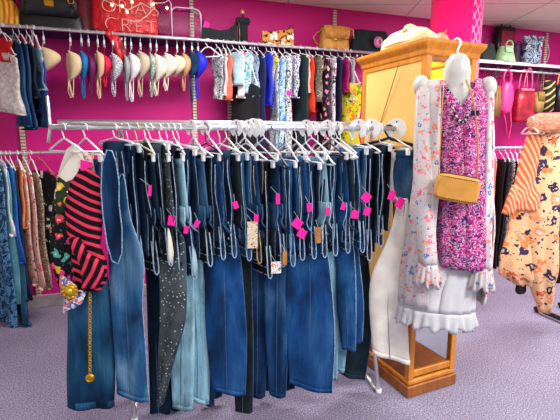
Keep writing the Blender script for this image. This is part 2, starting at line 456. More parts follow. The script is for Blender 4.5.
def folded_jeans(px, ytop, ybot, mat, label, seam=SEAM, tags=(), patch=None, patchmat=None, phi=20, pocket=False, studs=False, slot='', hmat=WHITEP, hclips=False, lining=None, wb=None):
    w = .125
    F = on_rack(px, 200, .12)
    ph = rad(37 + random.uniform(-7, 7)) - math.atan2(F.x, F.y); ytop += random.uniform(-9, -1)
    rz = RKROT + ph
    off = Vector((sin(rz), -cos(rz), 0)) * w
    root = Vector((F.x - off.x, F.y - off.y, RAILZ))
    s = (root - RK0).dot(RKU); root = RK0 + RKU * s; root.z = RAILZ
    zt = on_rack(px, ytop, .12).z - RAILZ; zb = on_rack(px, ybot, .12).z - RAILZ
    drop = -zt + .012
    hanger(root, rz, hmat, slot, clips=hclips, drop=drop, w=random.uniform(.15, .19), r=.0042, nk=min(.075, drop - .035))
    t = thing('folded_jeans', label, 'jeans', root, rz, 'jeans folded over hangers on the chrome rack')
    g = .0135; bz = -drop - .004
    LW = bz - zb            # waist half length, on the -x side
    LL = LW * random.uniform(.86, 1.0)
    lean = random.uniform(-.012, .010); sway = random.uniform(.004, .022)
    path = []; hws = []; hts = []; ys = []
    N = 12
    for i in range(N + 1):                                           # hem up to the bar on +x side
        q = i / N; path.append((g + .004 * sin(q * 3) + sway * (1 - q) ** 1.3 + .003 * sin(11 * q + px), bz - LL * (1 - q))); hws.append(lerp(.088, .108, q)); hts.append(.008)
        ys.append(-.015 * (1 - q) + .004 * sin(q * 9 + px))
    for a in (45, 90, 135):
        path.append((g * cos(rad(a)), bz + g * sin(rad(a)))); hws.append(.11); hts.append(.008); ys.append(0)
    for i in range(N):
        q = (i + .6) / N; path.append((-g - .004 * q + lean * q + sway * q ** 1.3 + .003 * sin(9 * q + px), bz - (LW - .042) * q)); hws.append(lerp(.11, .126, sm(min(1, q * 1.1)))); hts.append(lerp(.008, .0095, q))
        ys.append(.009 * sin(q * 8 + px * .7) * min(1, q * 3))
    pathloft(MB(), path, hws, hts, 14, 2.6, ys).build('denim_body', mat, t)
    xe = path[-1][0]; ye = ys[-1]
    # waistband: a stitched band round the open end, with a rolled light edge
    m2 = wb or mat
    b = MB(); pathloft(b, [(xe, zb + .045), (xe, zb + .024), (xe, zb + .004), (xe, zb)], [.1265, .127, .1255, .121], [.0112, .0118, .0115, .009], 14, 2.6, [ye] * 4)
    b.build('waistband', m2, t)
    fy = -.1265 + ye
    sb = MB()
    # light edge stitching: along the folded front edge and round the waistband
    pts = [(p[0] - .010, -h - .0005 + y + .004, p[1]) for p, h, y in list(zip(path, hws, ys))[N + 4:]]
    sb.tube(pts, .0022, 5)
    pts = [(p[0] + .008, -h + y + .003, p[1]) for p, h, y in list(zip(path, hws, ys))[:N + 2]]
    sb.tube(pts, .002, 5)
    for zz in (zb + .042, zb + .005):
        ring = []
        for k in range(20):
            q = 2 * PI * k / 20
            ring.append((xe + .0122 * math.copysign(abs(sin(q)) ** .77, sin(q)), ye + .1272 * math.copysign(abs(cos(q)) ** .77, cos(q)), zz))
        sb.tube(ring, .002, 5, True)
    sb.tube([(p_[0] - h_ - .001, -h2 * .45 + y_, p_[1]) for p_, h_, h2, y_ in list(zip(path, hts, hws, ys))[N + 4:]], .0018, 5)
    U = [(xe - .0105, -.110 + ye, zb + .15), (xe - .0125, -.122 + ye, zb + .08), (xe - .013, -.127 + ye, zb + .02), (xe - .009, -.129 + ye, zb - .004), (xe, -.130 + ye, zb - .012), (xe + .009, -.129 + ye, zb - .004), (xe + .012, -.127 + ye, zb + .02), (xe + .010, -.122 + ye, zb + .08), (xe + .008, -.112 + ye, zb + .15)]
    sb.tube(U, .0032, 6)
    sb.build('seam_stitching', seam, t, label='pale seam stitching')
    for yy in (-.09, .06):
        MB().box((xe - .0135, ye + yy, zb + .024), (.005, .011, .05), bev=.001).build('belt_loop', m2, t, False)
    MB().box((xe - .002, fy - .004, zb + .024), (.010, .007, .052), bev=.002).build('belt_loop', m2, t, False)
    if True:
        zc = zb + .12
        MB().slab([(-.062, .07), (.062, .07), (.06, -.045), (0, -.07), (-.06, -.045)], -.002, .002,
                  Matrix.Translation((xe - .0105, -.035, zc)) @ Matrix.Rotation(PI / 2, 4, 'Z')).build('back_pocket', mat, t, False)
        if studs:
            sb = MB()
            for k in range(9):
                a = k * .7
                sb.ell((xe - .0145, -.09 + .05 * cos(a) + .02, zc + .045 * sin(a)), (.003, .0065, .0065), 8, 5)
            sb.build('pocket_studs', plain((226, 214, 196), .4), t, label='pale studs and embroidery')
    if lining:
        MB().loft([((xe, ye - .118, zb + .17), .003, .004, 0), ((xe, ye - .128, zb + .11), .012, .006, 0), ((xe, ye - .132, zb + .05), .016, .006, 0), ((xe, ye - .130, zb - .002), .008, .004, 0)], 10).build('pocket_lining', lining, t, label='pale lining showing at the edge')
    def place(pxx, py, sx, sz, mt, nm, lab=None, rot=0, depth=.02):
        # small card on the camera side of the front edge
        q = on_rack(pxx, py, .145); lx = q - root
        R = Matrix.Rotation(-rz, 3, 'Z'); l = R @ Vector((lx.x, lx.y, 0)); l.z = q.z - RAILZ
        yy = -.14 - depth
        M = Matrix.Translation((l.x * .6, yy, l.z)) @ Matrix.Rotation(-ph * .8, 4, 'Z') @ Matrix.Rotation(rot, 4, 'Y')
        bx = MB(); bx.slab([(-sx / 2, -sz / 2), (sx / 2, -sz / 2), (sx / 2, sz / 2), (-sx / 2, sz / 2)], -.0012, .0012, M)
        o = bx.build(nm, mt, t, False)
        if lab: o['label'] = lab
        MB().tube([M @ Vector((0, 0, sz / 2 - .003)), (-.006, -.125, l.z + sz / 2 + .03)], .0008, 4).build('tag_string', WHITEP, o, False)
    for tg in tags:
        place(tg[0], tg[1], tg[2], tg[3], PINKTAG, 'price_tag', 'bright pink price tag', tg[4] if len(tg) > 4 else .2)
    if patch:
        place(patch[0], patch[1], patch[2], patch[3], patchmat, 'label_patch', 'printed label patch' if patchmat is not LEATHER else 'tan leather label', 0, .012)
    return t

ORD = ['leftmost', 'second', 'third', 'fourth', 'fifth', 'sixth', 'seventh', 'eighth', 'ninth', 'tenth', 'eleventh', 'twelfth', 'thirteenth', 'fourteenth',
       'fifteenth', 'sixteenth', 'seventeenth', 'eighteenth', 'nineteenth', 'twentieth', 'twenty-first', 'twenty-second', 'twenty-third', 'twenty-fourth']

INK = (30, 58, 92); NVY = (30, 50, 78); BLK = (26, 32, 40); MID = (50, 96, 142); BLU = (48, 102, 156); STEEL = (46, 70, 98)
A = [  # px, top, bottom, colour, fade, description, extras
 (131, 150, 262, INK, .3, 'dark indigo jeans', dict(lining=plain((150, 110, 60), .8), phi=16)),
 (142, 152, 268, NVY, .2, 'navy jeans', dict(tags=[(156, 191, .014, .05, .1)], phi=16)),
 (153, 154, 274, BLK, .3, 'black jeans', dict(phi=17, hmat=CREAMP)),
 (167, 150, 264, (44, 46, 52), .5, 'speckled charcoal jeans', dict(tags=[(173, 221, .034, .046, .15)], lining=plain((228, 224, 206), .9), phi=18)),
 (181, 155, 272, BLK, .25, 'black denim jeans', dict(tags=[(187, 230, .02, .034, .2)], phi=18)),
 (195, 156, 277, (32, 56, 88), .5, 'dark blue jeans', dict(tags=[(194, 224, .022, .034, .5)], lining=plain((160, 196, 206), .9), phi=20)),
 (210, 160, 264, BLK, .2, 'plain black jeans', dict(phi=20)),
 (222, 160, 258, NVY, .25, 'deep navy jeans', dict(phi=20)),
 (235, 158, 256, INK, .35, 'indigo jeans with a studded pocket', dict(tags=[(232, 205, .024, .034, -.3)], pocket=True, studs=True, phi=26)),
 (248, 160, 258, MID, .35, 'mid blue jeans with a flowered label', dict(patch=(254, 235, .05, .13), patchmat=LABELP, phi=20, tags=[(260, 218, .022, .034, .1)])),
 (261, 164, 262, INK, .3, 'dark indigo jeans with orange thread', dict(seam=THREAD, phi=20)),
 (272, 164, 276, (26, 30, 36), .3, 'black jeans with two labels', dict(patch=(278, 268, .05, .06), patchmat=FLABEL, tags=[(280, 199, .02, .05, 0)], phi=21)),
 (283, 166, 264, (28, 50, 84), .4, 'indigo jeans with a tan label', dict(patch=(284, 258, .022, .07), patchmat=LEATHER, phi=20)),
 (295, 168, 264, BLU, .3, 'blue jeans with large pink tags', dict(tags=[(296, 223, .046, .046, .7), (304, 233, .042, .042, .5)], phi=20)),
 (306, 166, 258, NVY, .3, 'navy jeans with a pink tag', dict(tags=[(309, 207, .026, .042, -.1)], phi=20)),
 (317, 166, 256, (34, 62, 100), .4, 'indigo jeans with a leather label', dict(patch=(317, 235, .026, .08), patchmat=LEATHER, phi=20)),
 (328, 164, 254, (28, 38, 52), .4, 'blackish jeans with a small pink tag', dict(tags=[(324, 211, .02, .04, .1)], phi=21)),
 (339, 162, 253, (34, 68, 108), .4, 'medium indigo jeans', dict(tags=[(343, 206, .024, .034, .3)], phi=21)),
 (350, 160, 251, (38, 60, 92), .6, 'pinstriped blue jeans', dict(tags=[(355, 214, .036, .04, .2)], phi=22)),
 (362, 158, 250, (40, 80, 124), .5, 'medium blue jeans with paired pink tags', dict(tags=[(365, 197, .044, .044, .7), (367, 211, .034, .04, .3)], phi=24)),
 (375, 156, 258, (26, 34, 50), .3, 'dark navy jeans', dict(pocket=True, phi=24)),
 (387, 154, 244, BLK, .3, 'black jeans with a tilted pink tag', dict(tags=[(391, 195, .034, .046, .3)], phi=24)),
]
for i, (px, yt, yb, col, fd, desc, kw) in enumerate(A):
    o = ORD[i] if i else 'leftmost'
    kw['phi'] = kw.get('phi', 20) + 6
    lab = '%s, %s folded pair from left on the rack' % (desc, o) if i else '%s, leftmost of the folded pairs on the chrome rack' % desc
    kw.setdefault('hmat', [WHITEP, CLEARP, BLACKP, WHITEP, CLEARP][i % 5])
    hl = '%s hanger holding the %s folded pair of jeans on the rack' % ('cream' if kw['hmat'] is CREAMP else 'white' if kw['hmat'] is WHITEP else 'black' if kw['hmat'] is BLACKP else 'clear', o)
    folded_jeans(px, yt, yb, denim(col, fd, seed=i % 5), lab, slot=hl, hclips=(i % 2 == 1), **kw)

# ------------------------------------------------------------------ full-length jeans hanging among them
def long_jeans(px, knots, mat, label, hlabel, phi=22, ztop=1.365, hemmat=None, legs=2, extra=None, hmat=WHITEP, wtop=.12, seam=SEAMD, split=.2, late=True, atop=None):
    # knots: (px centre, py, px width, metres in front of the rail, facing angle in degrees)
    if late: px = knots[0][0] - 3
    F = on_rack(px, 200, .10 if late else .02); rz = RKROT
    ph = rad(phi)
    root = RK0 + RKU * ((F - RK0).dot(RKU) - .1 * sin(ph)); root.z = RAILZ
    hanger(root, rz + ph, hmat, hlabel, clips=True, drop=RAILZ - ztop + .006, w=.15)
    t = thing('long_jeans', label, 'jeans', root, rz, 'full-length jeans on the chrome rack')
    R = Matrix.Rotation(-rz, 3, 'Z')
    if atop is not None: a_t = rad(atop)
    else: a_t = rad(-(90 - phi))
    ks = [(Vector((0, 0, ztop - RAILZ - .012)), wtop, a_t)]
    ks.append((Vector((0.01, -.01, ztop - RAILZ - .26)), wtop * 1.12, a_t))
    if late:
        zl = on_rack(knots[0][0], 222, 0).z - RAILZ
        ks.append((Vector((.02, -.01, zl)), wtop * 1.0, rad(-(90 - phi))))
    for k in knots:
        if late and k is knots[0]: k = (k[0], 250, k[2] * .92, k[3] - .03) + tuple(k[4:])
        p = on_rack(k[0], k[1], k[3]); l = R @ (p - root)
        a = rad(-k[4] if len(k) > 4 else -18)
        ks.append((l, k[2] * mpp(p) / 2 / max(.3, cos(a)), a))
    def at(q):
        x = q * (len(ks) - 1); i = min(int(x), len(ks) - 2); f = x - i
        def cr(g):
            p0, p1, p2, p3 = g(max(i - 1, 0)), g(i), g(i + 1), g(min(i + 2, len(ks) - 1))
            m1 = (p2 - p0) * .5; m2 = (p3 - p1) * .5
            return p1 * (2 * f ** 3 - 3 * f * f + 1) + m1 * (f ** 3 - 2 * f * f + f) + p2 * (-2 * f ** 3 + 3 * f * f) + m2 * (f ** 3 - f * f)
        return cr(lambda j: ks[j][0]), cr(lambda j: ks[j][1]), cr(lambda j: ks[j][2])
    M = 30
    qs = [i / M for i in range(M + 1)]
    cro = 1.0 / (len(ks) - 1)
    b = MB(); secs = []
    for q in [x for x in qs if x <= cro * 1.25]:
        c, w, a = at(q); secs.append((c, w, .0125, a, q))
    b.loft(secs, 20, 2.6, .003, 3, px); b.build('hip_panel', mat, t)
    c0, w0, a0 = at(0)
    MB().loft([(c0 + Vector((0, 0, .004)), w0 * 1.01, .0145, a0), (c0 - Vector((0, 0, .036)), w0 * 1.02, .0145, a0)], 20, 2.6).build('waistband', mat, t)
    for j in range(legs):
        sg = 0 if legs == 1 else (-1 if j == 0 else 1)
        secs = []; edge = []; edge2 = []; tl = random.uniform(-.32, .18)
        qq = [x for x in qs if x >= cro * .8]
        for q in qq:
            c, w, a = at(q); v = (q - cro * .8) / (1 - cro * .8)
            d = Vector((cos(a), sin(a), 0)); nrm = Vector((sin(a), -cos(a), 0))
            if nrm.y > 0: nrm = -nrm
            wl = w * (1 - .35 * sm(v) * (legs - 1)) ; cc = c + d * (sg * split * 1.0 * w * sm(v) * 1.6) + nrm * (-sg * (.013 + .006 * v)) * (legs - 1)
            cc.z += .012 * sg * v
            secs.append((cc, wl, lerp(.012, .018, v), a, .25 + .75 * v, tl * sm(v)))
            edge.append(cc + d * wl * .995 + nrm * .003 + Vector((0, 0, tl * sm(v) * wl))); edge2.append(cc + nrm * lerp(.0115, .0175, v) + d * wl * .45 * (1 - v) - d * wl * .1)
        lb = MB(); lb.loft(secs, 34, 2.2, .008, 2.2, px * .7 + j)
        leg = lb.build('leg', mat, t)
        sb = MB(); sb.tube(edge, .0024, 5); sb.build('outseam', seam, leg, label='pale raised seam')
        if edge2: MB().tube(edge2[2:], .0016, 5).build('inseam', SEAMD, leg)
        c, w, h, a, _, tq = secs[-1]
        MB().loft([(c + Vector((0, 0, .022)), w * 1.015, h * 1.12, a, 1, tq), (c - Vector((0, 0, .003)), w * 1.02, h * 1.14, a, 1, tq)], 34, 2.2, .008, 2.2, px * .7 + j).build('hem', hemmat or mat, leg)
    return t, root

LB = (116, 164, 204)
HS = 'white clip hanger holding the %s'
long_jeans(104, [(112, 172, 24, .08, 44), (117, 215, 29, .10, 34), (126, 255, 36, .11, 24), (127, 300, 31, .12, 18), (130, 345, 31, .12, 14), (133, 397, 31, .12, 12)], denim((52, 100, 150), .9, seed=1),
           'mid blue long jeans near rack left end, waist opening facing forward', HS % 'mid blue long jeans at the left', phi=40, wtop=.11, seam=SEAM, legs=1, late=False)
JT, JR = bpy.data.objects['long_jeans'], None
long_jeans(148, [(157, 275, 26, -.04), (162, 340, 26, -.05), (167, 411, 30, -.06)], denim((18, 40, 64), .2, seed=2),
           'dark teal long jeans behind the dotted grey pair', HS % 'dark teal jeans behind the dotted pair', phi=20)
long_jeans(160, [(172, 268, 30, .10, 30), (173, 315, 26, .12, 20), (166, 360, 17, .12, 10), (160, 404, 6, .12, 10)], dots((66, 76, 80), (206, 212, 212), 62, .2),
           'grey long trousers with white dots tapering to a point', HS % 'dotted grey trousers', phi=20, legs=1)
long_jeans(175, [(186, 275, 30, .02), (190, 340, 34, .03), (191, 404, 30, .03)], denim((196, 226, 246), .6, seed=3),
           'light blue long jeans, palest blue pair low on the rack', HS % 'light blue long jeans', phi=20, seam=plain((190, 212, 228)), split=.28)
long_jeans(189, [(206, 270, 24, -.03), (212, 340, 26, -.03), (212, 399, 18, -.03)], denim((34, 78, 120), .5, seed=4),
           'medium blue long jeans just right of the light blue pair', HS % 'medium blue long jeans', phi=20)
long_jeans(203, [(222, 262, 38, .07, 24), (226, 330, 40, .09, 16), (229, 392, 32, .09, 12)], denim((28, 80, 142), .4, seed=0),
           'bright blue wide-legged long jeans left of the black trousers', HS % 'bright blue wide long jeans', phi=20, legs=1)
long_jeans(216, [(240, 270, 24, .02), (243, 350, 20, .03), (244, 416, 16, .03)], plain((20, 32, 38), .85, 0, .25, 14),
           'black-green long trousers hanging lowest mid rack', HS % 'black-green trousers', phi=20, legs=1)
long_jeans(242, [(258, 270, 30, .0), (262, 340, 26, .0), (262, 392, 21, .0)], denim((20, 54, 98), .4, seed=2),
           'blue long jeans just right of the black-green trousers', HS % 'blue long jeans beside black-green trousers', phi=20)
long_jeans(266, [(278, 270, 34, .05), (282, 330, 32, .05), (282, 391, 24, .05)], denim((28, 68, 116), .5, seed=1),
           'two-toned blue long jeans left of the widest blue pair', HS % 'two-toned blue long jeans', phi=20)
long_jeans(289, [(306, 262, 44, .10, 22), (310, 325, 48, .11, 14), (311, 388, 42, .11, 10)], denim((24, 74, 132), .35, seed=3),
           'widest deep blue long jeans at rack centre right', HS % 'widest deep blue long jeans', phi=20, legs=1, seam=SEAM)
long_jeans(312, [(326, 262, 30, .03), (331, 320, 32, .04), (333, 373, 22, .04)], denim((142, 180, 204), .9, seed=4),
           'faded light blue long jeans beside the widest deep blue pair', HS % 'faded light blue long jeans', phi=20, seam=plain((196, 212, 220)))
long_jeans(334, [(346, 258, 26, .07), (350, 305, 26, .08), (352, 345, 20, .08)], denim((30, 82, 138), .5, seed=0),
           'shorter blue jeans hanging above the dark teal trousers', HS % 'shorter blue jeans', phi=20, seam=SEAM)
long_jeans(346, [(352, 262, 32, -.03), (356, 320, 30, -.03), (352, 376, 24, -.02)], plain((20, 42, 54), .85, 0, .25, 14),
           'dark teal long trousers left of the white jeans', HS % 'dark teal trousers by the white jeans', phi=20, legs=1)
WJ, _ = long_jeans(396, [(402, 200, 12, .12, 0), (398, 238, 20, .13, 4), (388, 290, 34, .13, 20), (391, 358, 36, .13, 12)], plain((236, 232, 220), .85, 0, .05, 14),
           'white long jeans at the right end of the rack', HS % 'white long jeans', phi=8, atop=0, ztop=1.385, wtop=.028, seam=plain((206, 200, 184)), legs=1, late=False)

# waist opening of the mid blue pair: an oval ring of frayed pale edge
def waist_opening():
    t = JT; root = Vector(t.location); R = Matrix.Rotation(-RKROT, 3, 'Z')
    px_ = [(107, 150), (102, 164), (101, 190), (103, 216), (107, 244), (112, 261), (118, 264), (122, 252), (122, 228), (119, 204), (119, 182), (116, 162), (112, 151)]
    outer = []
    for k in range(26):
        i, f = k // 2, (k % 2) * .5
        A0, A1 = px_[i], px_[(i + 1) % 13]
        p = on_rack(lerp(A0[0], A1[0], f), lerp(A0[1], A1[1], f), .165); outer.append(R @ (p - root))
    MB().tube(outer, .003, 6, True).build('waist_edge', plain((128, 158, 186), .95, 0, .3, 90), t, label='frayed pale edge of the waist opening')
    inner = [o_ for o_ in outer]
    c = sum(inner, Vector()) / len(inner)
    vs = [c + Vector((0, .045, 0))] + [p + Vector((0, .004, 0)) for p in inner]
    MB().add(vs, [(0, 1 + k, 1 + (k + 1) % 26) for k in range(26)]).build('waist_lining', denim((26, 58, 100), .3, seed=4), t, label='darker inside of the waist')
waist_opening()

# short denim on the black hanger at the right end
def denim_shorts():
    F = on_rack(414, 180, .10); root = RK0 + RKU * 1.60; root.z = RAILZ
    p = on_rack(389, 128, 0); root = RK0 + RKU * (p - RK0).dot(RKU); root.z = RAILZ
    rz = RKROT + rad(82)
    h = hanger(root, rz, BLACKP, 'black hanger at rack right end holding the blue cropped denim', w=.19, clips=True, drop=.12, r=.008)
    t = thing('cropped_jeans', 'blue cropped denim with a label clipped to the black hanger', 'jeans', root, rz)
    m = denim((52, 90, 138), .7, seed=2)
    L = -.12
    MB().loft([((0, -.125, L), .09, .016, PI / 2), ((0, -.125, L - .1), .10, .02, PI / 2), ((0, -.12, L - .22), .085, .018, PI / 2), ((0, -.115, L - .36), .07, .016, PI / 2)], 20, 2.6, .003, 3).build('denim_body', m, t)
    MB().loft([((0, -.125, L + .008), .091, .018, PI / 2), ((0, -.125, L - .032), .094, .019, PI / 2)], 20, 2.6).build('waistband', m, t)
    MB().box((-.024, -.13, L - .13), (.004, .07, .09), bev=.001).build('back_pocket', m, t, False)
    MB().box((-.024, -.125, L - .30), (.003, .05, .06), bev=.001).build('label_patch', FLABEL, t, False, label='white flowered label patch')
    MB().tube([(-.01, -.21, L), (-.012, -.215, L - .12), (-.01, -.185, L - .35)], .002, 5).build('outseam', SEAM, t)
denim_shorts()
# pink tag on the white jeans
def white_tag():
    t = WJ; root = Vector(t.location); R = Matrix.Rotation(-RKROT, 3, 'Z')
    l = R @ (on_rack(400, 203, .19) - root)
    M = Matrix.Translation(l) @ Matrix.Rotation(.5, 4, 'Y')
    MB().slab([(-.02, -.026), (.02, -.026), (.02, .026), (-.02, .026)], -.001, .001, M).build('price_tag', PINKTAG, t, False, label='bright pink price tag')
white_tag()

# ------------------------------------------------------------------ the chrome rack
def rack():
    t = thing('garment_rack', 'long chrome double-tube garment rack carrying the jeans', 'clothes rack', (RK0.x, RK0.y, 0), RKROT)
    LEN = (on_rack(397, 128) - RK0).dot(RKU)
    MB().tube([(0, 0, RAILZ), (LEN, 0, RAILZ)], .0125, 14).build('front_tube', CHROME, t)
    MB().tube([(.02, .05, RAILZ + .022), (LEN - .12, .05, RAILZ + .022)], .0125, 14).build('rear_tube', CHROME, t)
    MB().tube([(-.004, .012, RAILZ + .135), (0, .006, RAILZ), (-.012, -.004, RAILZ - .07)], .011, 8, flat=.6).build('end_bar', CHROME, t)
    ps = []
    for px in (66, 101, 199, 268, 381):
        pass
    for s, fwd in ((.27, 0), (LEN - .06, 0)):
        MB().tube([(s, .19, .03), (s, .19, RAILZ - .07), (s, .17, RAILZ - .01), (s, .05, RAILZ + .02)], .0125, 12).build('post', CHROME, t)
        MB().tube([(s, .0, .02), (s + .004, .32, .02)], .012, 10).build('foot_bar', CHROME, t)
        MB().tube([(s - .004, .19, .55), (s - .004, .06, .33), (s + .004, .02, .18), (s + .012, -.02, .02)], .0125, 10).build('leg', CHROME, t)
        MB().tube([(s + .012, -.02, .0), (s + .012, -.02, .03)], .017, 12).build('foot_cap', WHITEP, t)
    MB().tube([(.27, .19, .30), (LEN - .06, .19, .30)], .010, 10).build('lower_brace', CHROME, t)
    for s in (.06, .30, LEN - .3, LEN - .14):
        MB().tube([(s, 0, RAILZ), (s, .05, RAILZ + .022)], .006, 8).build('coupler', CHROME, t)
    return LEN
RLEN = rack()
def divider(px, r, idx, label):
    p = on_rack(px, 126); s = (p - RK0).dot(RKU)
    q = RK0 + RKU * s; q.z = RAILZ - .006
    t = thing('size_divider', label, 'rail divider', q, RKROT + rad(42), 'round white size dividers on the rack rail')
    # flat white ring with a gap at the bottom that slips over the rail
    n = 26; vi = []; vo = []
    pts = []
    for k in range(n + 1):
        a = rad(-70 + 320 * k / n); pts.append((r * cos(a), r * sin(a) + .004))
    for k in range(n, -1, -1):
        a = rad(-70 + 320 * k / n); pts.append((.0165 * cos(a), .0165 * sin(a) + .006))
    n2 = n + 1; vs = []
    for x in (-.0016, .0016):
        vs += [Vector((x, a, b)) for a, b in pts]
    m = len(pts); fs = []
    for k in range(n):
        for o, fl in ((0, 0), (m, 1)):
            f = (o + k, o + k + 1, o + m - 2 - k, o + m - 1 - k); fs.append(f if fl else f[::-1])
        fs.append((k, k + 1, m + k + 1, m + k)); fs.append((m - 1 - k, m - 2 - k, 2 * m - 2 - k, 2 * m - 1 - k))
    MB().add(vs, fs).build('disc', WHITEP, t, False)
    for zz in (r * .62,):
        MB().box((-.0022, -.004, zz + .006), (.0008, .006, .011)).build('size_mark', plain((60, 70, 80)), t, False)
dv = [(191, .032), (205, .03), (236, .034), (248, .034), (253, .04), (258, .038), (306, .036), (313, .03), (327, .036), (337, .03), (358, .042), (371, .042), (377, .03), (396, .046)]
for i, (px, r) in enumerate(dv):
    divider(px, r * 1.2, i, ('round white size divider, %s from the left on the rail' % (ORD[i] if i else 'first')) if i < len(dv) - 1 else 'large round white divider capping the right end of the rail')

# ------------------------------------------------------------------ left end: striped blouse, floral kimono, gold chain, wide-leg jeans
def left_end():
    base = RK0 + RKU * .055; base.z = RAILZ
    R = Matrix.Rotation(-RKROT, 3, 'Z')
    def L(x, y, d=0.0):
        return R @ (on_rack(x, y, d) - base)
    hanger(base, RKROT + rad(38), WHITEP, 'white hanger at the rack left end holding the striped blouse', w=.18, drop=.11)
    b2 = RK0 + RKU * .10; b2.z = RAILZ
    # wide jeans
    t = thing('wide_leg_jeans', 'wide teal blue jeans under the striped blouse at rack left end', 'jeans', base, RKROT)
    m = denim((34, 84, 124), .35, seed=1)
    def sec(x, y, w, ht, a, d): 
        p = on_rack(x, y, d); return (R @ (p - base), w * mpp(p) / 2 / cos(a), ht, a)
    S = [sec(86, 182, 16, .016, -.8, .0), sec(84, 225, 26, .02, -.6, .02), sec(88, 280, 42, .026, -.3, .05), sec(91, 330, 46, .03, -.2, .06), sec(91, 375, 48, .03, -.16, .06), sec(91, 405, 46, .03, -.14, .06)]
    MB().loft(S, 26, 2.4, .006, 3).build('leg', m, t)
    S2 = [sec(91, 399, 46.6, .032, -.14, .06) + (1,), sec(91, 406, 46.8, .032, -.14, .06) + (1,)]
    MB().loft(S2, 26, 2.4, .006, 3).build('hem', denim((44, 94, 136), .35, seed=1), t)
    MB().tube([L(108, 285, .075), L(110, 330, .085), L(112, 402, .085)], .003, 5).build('outseam', SEAM, t)
    # floral kimono behind
    t = thing('floral_kimono', 'black kimono with bright flowers behind the striped blouse', 'kimono', base, RKROT)
    FL = floral((18, 18, 26), [(236, 70, 90), (240, 130, 60), (90, 190, 170), (240, 200, 60), (220, 60, 140)], 21, .42, 2, (30, 110, 100), .2)
    S = [sec(84, 152, 20, .012, -.5, -.03), sec(76, 172, 38, .014, -.4, .01), sec(70, 200, 34, .02, -.3, .04), sec(69, 230, 38, .022, -.2, .06), sec(68, 262, 34, .022, -.2, .07), sec(70, 288, 22, .02, -.2, .07), sec(72, 300, 10, .016, -.2, .07)]
    MB().loft(S, 26, 2.2, .008, 4).build('body', FL, t)
    YF = floral((40, 60, 40), [(236, 200, 60), (230, 120, 60), (240, 90, 110), (250, 240, 200)], 26, .45, 8)
    MB().loft([sec(69, 166, 10, .012, -.3, .04), sec(64, 182, 15, .018, -.3, .06), sec(60, 200, 13, .016, -.3, .07), sec(60, 213, 8, .012, -.3, .07)], 18, 2.2, .004, 3).build('sleeve', YF, t, label='yellow-flowered sleeve')
    # white vest under the blouse's shoulder
    t = thing('white_vest', 'white folded vest over the shoulder of the striped blouse', 'vest', base, RKROT)
    WV = plain((232, 228, 214), .8, 0, .05)
    def flap(nm, pts, d0, d1):
        f_ = [L(x, y, d0) for x, y in pts]; b_ = [L(x, y, d1) for x, y in pts]
        c_ = sum(f_, Vector()) / len(f_); mid = [c_ + (q - c_) * .93 + (Vector(b_[i]) - f_[i]) * -.12 for i, q in enumerate(f_)]
        MB().rings([mid, f_, b_]).build(nm, WV, t, False)
    flap('back_fold', [(74, 143), (80, 147), (84, 158), (70, 172), (57, 178), (61, 164), (66, 150)], .055, .035)
    flap('front_fold', [(78, 152), (90, 166), (86, 174), (66, 182), (58, 176), (68, 160)], .085, .065)
    MB().loft([sec(85, 152, 4, .01, -.5, .05), sec(89, 160, 8, .012, -.5, .06), sec(93, 176, 7, .012, -.5, .06), sec(95, 200, 5, .01, -.5, .05)], 14, 2.4).build('lapel', floral((226, 190, 190), [(230, 70, 110), (90, 170, 120), (240, 190, 80)], 40, .42, 1), t, label='flowered lapel')
    M_ = Matrix.Translation(L(86, 168, .10)) @ Matrix.Rotation(.3, 4, 'Y')
    MB().slab([(-.02, -.014), (.024, -.022), (.02, .03), (-.03, .03)], -.001, .001, M_).build('price_tag', PINKTAG, t, False, label='bright pink price tag')
    # striped blouse
    t = thing('striped_blouse', 'black blouse with pink stripes at the left end of the rack', 'blouse', base, RKROT)
    ST = stripes((14, 12, 16), (240, 62, 100), 8.6, (0, -.42, 0), .68, 2.6)
    S = [sec(84, 168, 14, .012, -.5, .085), sec(84, 180, 36, .02, -.45, .09), sec(84, 205, 40, .026, -.4, .10), sec(84, 230, 35, .028, -.35, .11), sec(87, 245, 27, .026, -.3, .12), sec(90, 262, 34, .028, -.3, .12), sec(91, 280, 31, .024, -.3, .12), sec(92, 290, 18, .016, -.3, .12)]
    def refine(S):
        out = []
        for i in range(len(S) - 1):
            for k in range(4):
                f = sm(k / 4); a, b_ = S[i], S[i + 1]
                out.append((a[0].lerp(b_[0], k / 4), lerp(a[1], b_[1], f), lerp(a[2], b_[2], f), lerp(a[3], b_[3], f)))
        return out + [S[-1]]
    MB().loft(refine(S), 30, 2.2, .007, 4).build('body', ST, t)
    ST2 = stripes((14, 12, 16), (240, 62, 100), 8.6, (0, 1.1, 0), .64, 3.6)
    S = [sec(74, 238, 12, .016, -.3, .15), sec(80, 252, 14, .02, -.3, .16), sec(90, 262, 22, .02, -.3, .16), sec(94, 276, 22, .018, -.3, .16), sec(90, 288, 16, .012, -.3, .16)]
    MB().loft(refine(S), 24, 2.2, .006, 4).build('tied_front', ST2, t, label='knotted front in pink stripes')
    # scarf end + gold medallion + chain
    t = thing('gold_chain_belt', 'gold chain belt with round medallion hanging over the wide jeans', 'belt', base, RKROT)
    pts = [L(90, 292 + (374 - 292) * k / 30, .13) for k in range(31)]
    cb = MB()
    for k in range(30):
        p, q = pts[k], pts[k + 1]; c = (p + q) / 2; d = (q - p).length * .62
        n = 9; ring = []
        for j in range(n):
            a = 2 * PI * j / n
            o = Vector((.006 * cos(a), 0, d * sin(a))) if k % 2 else Vector((.003 * cos(a), .0055 * cos(a), d * sin(a)))
            ring.append(c + o)
        cb.tube(ring, .0023, 5, True)
    cb.build('chain', GOLD, t)
    c = L(90, 378, .13)
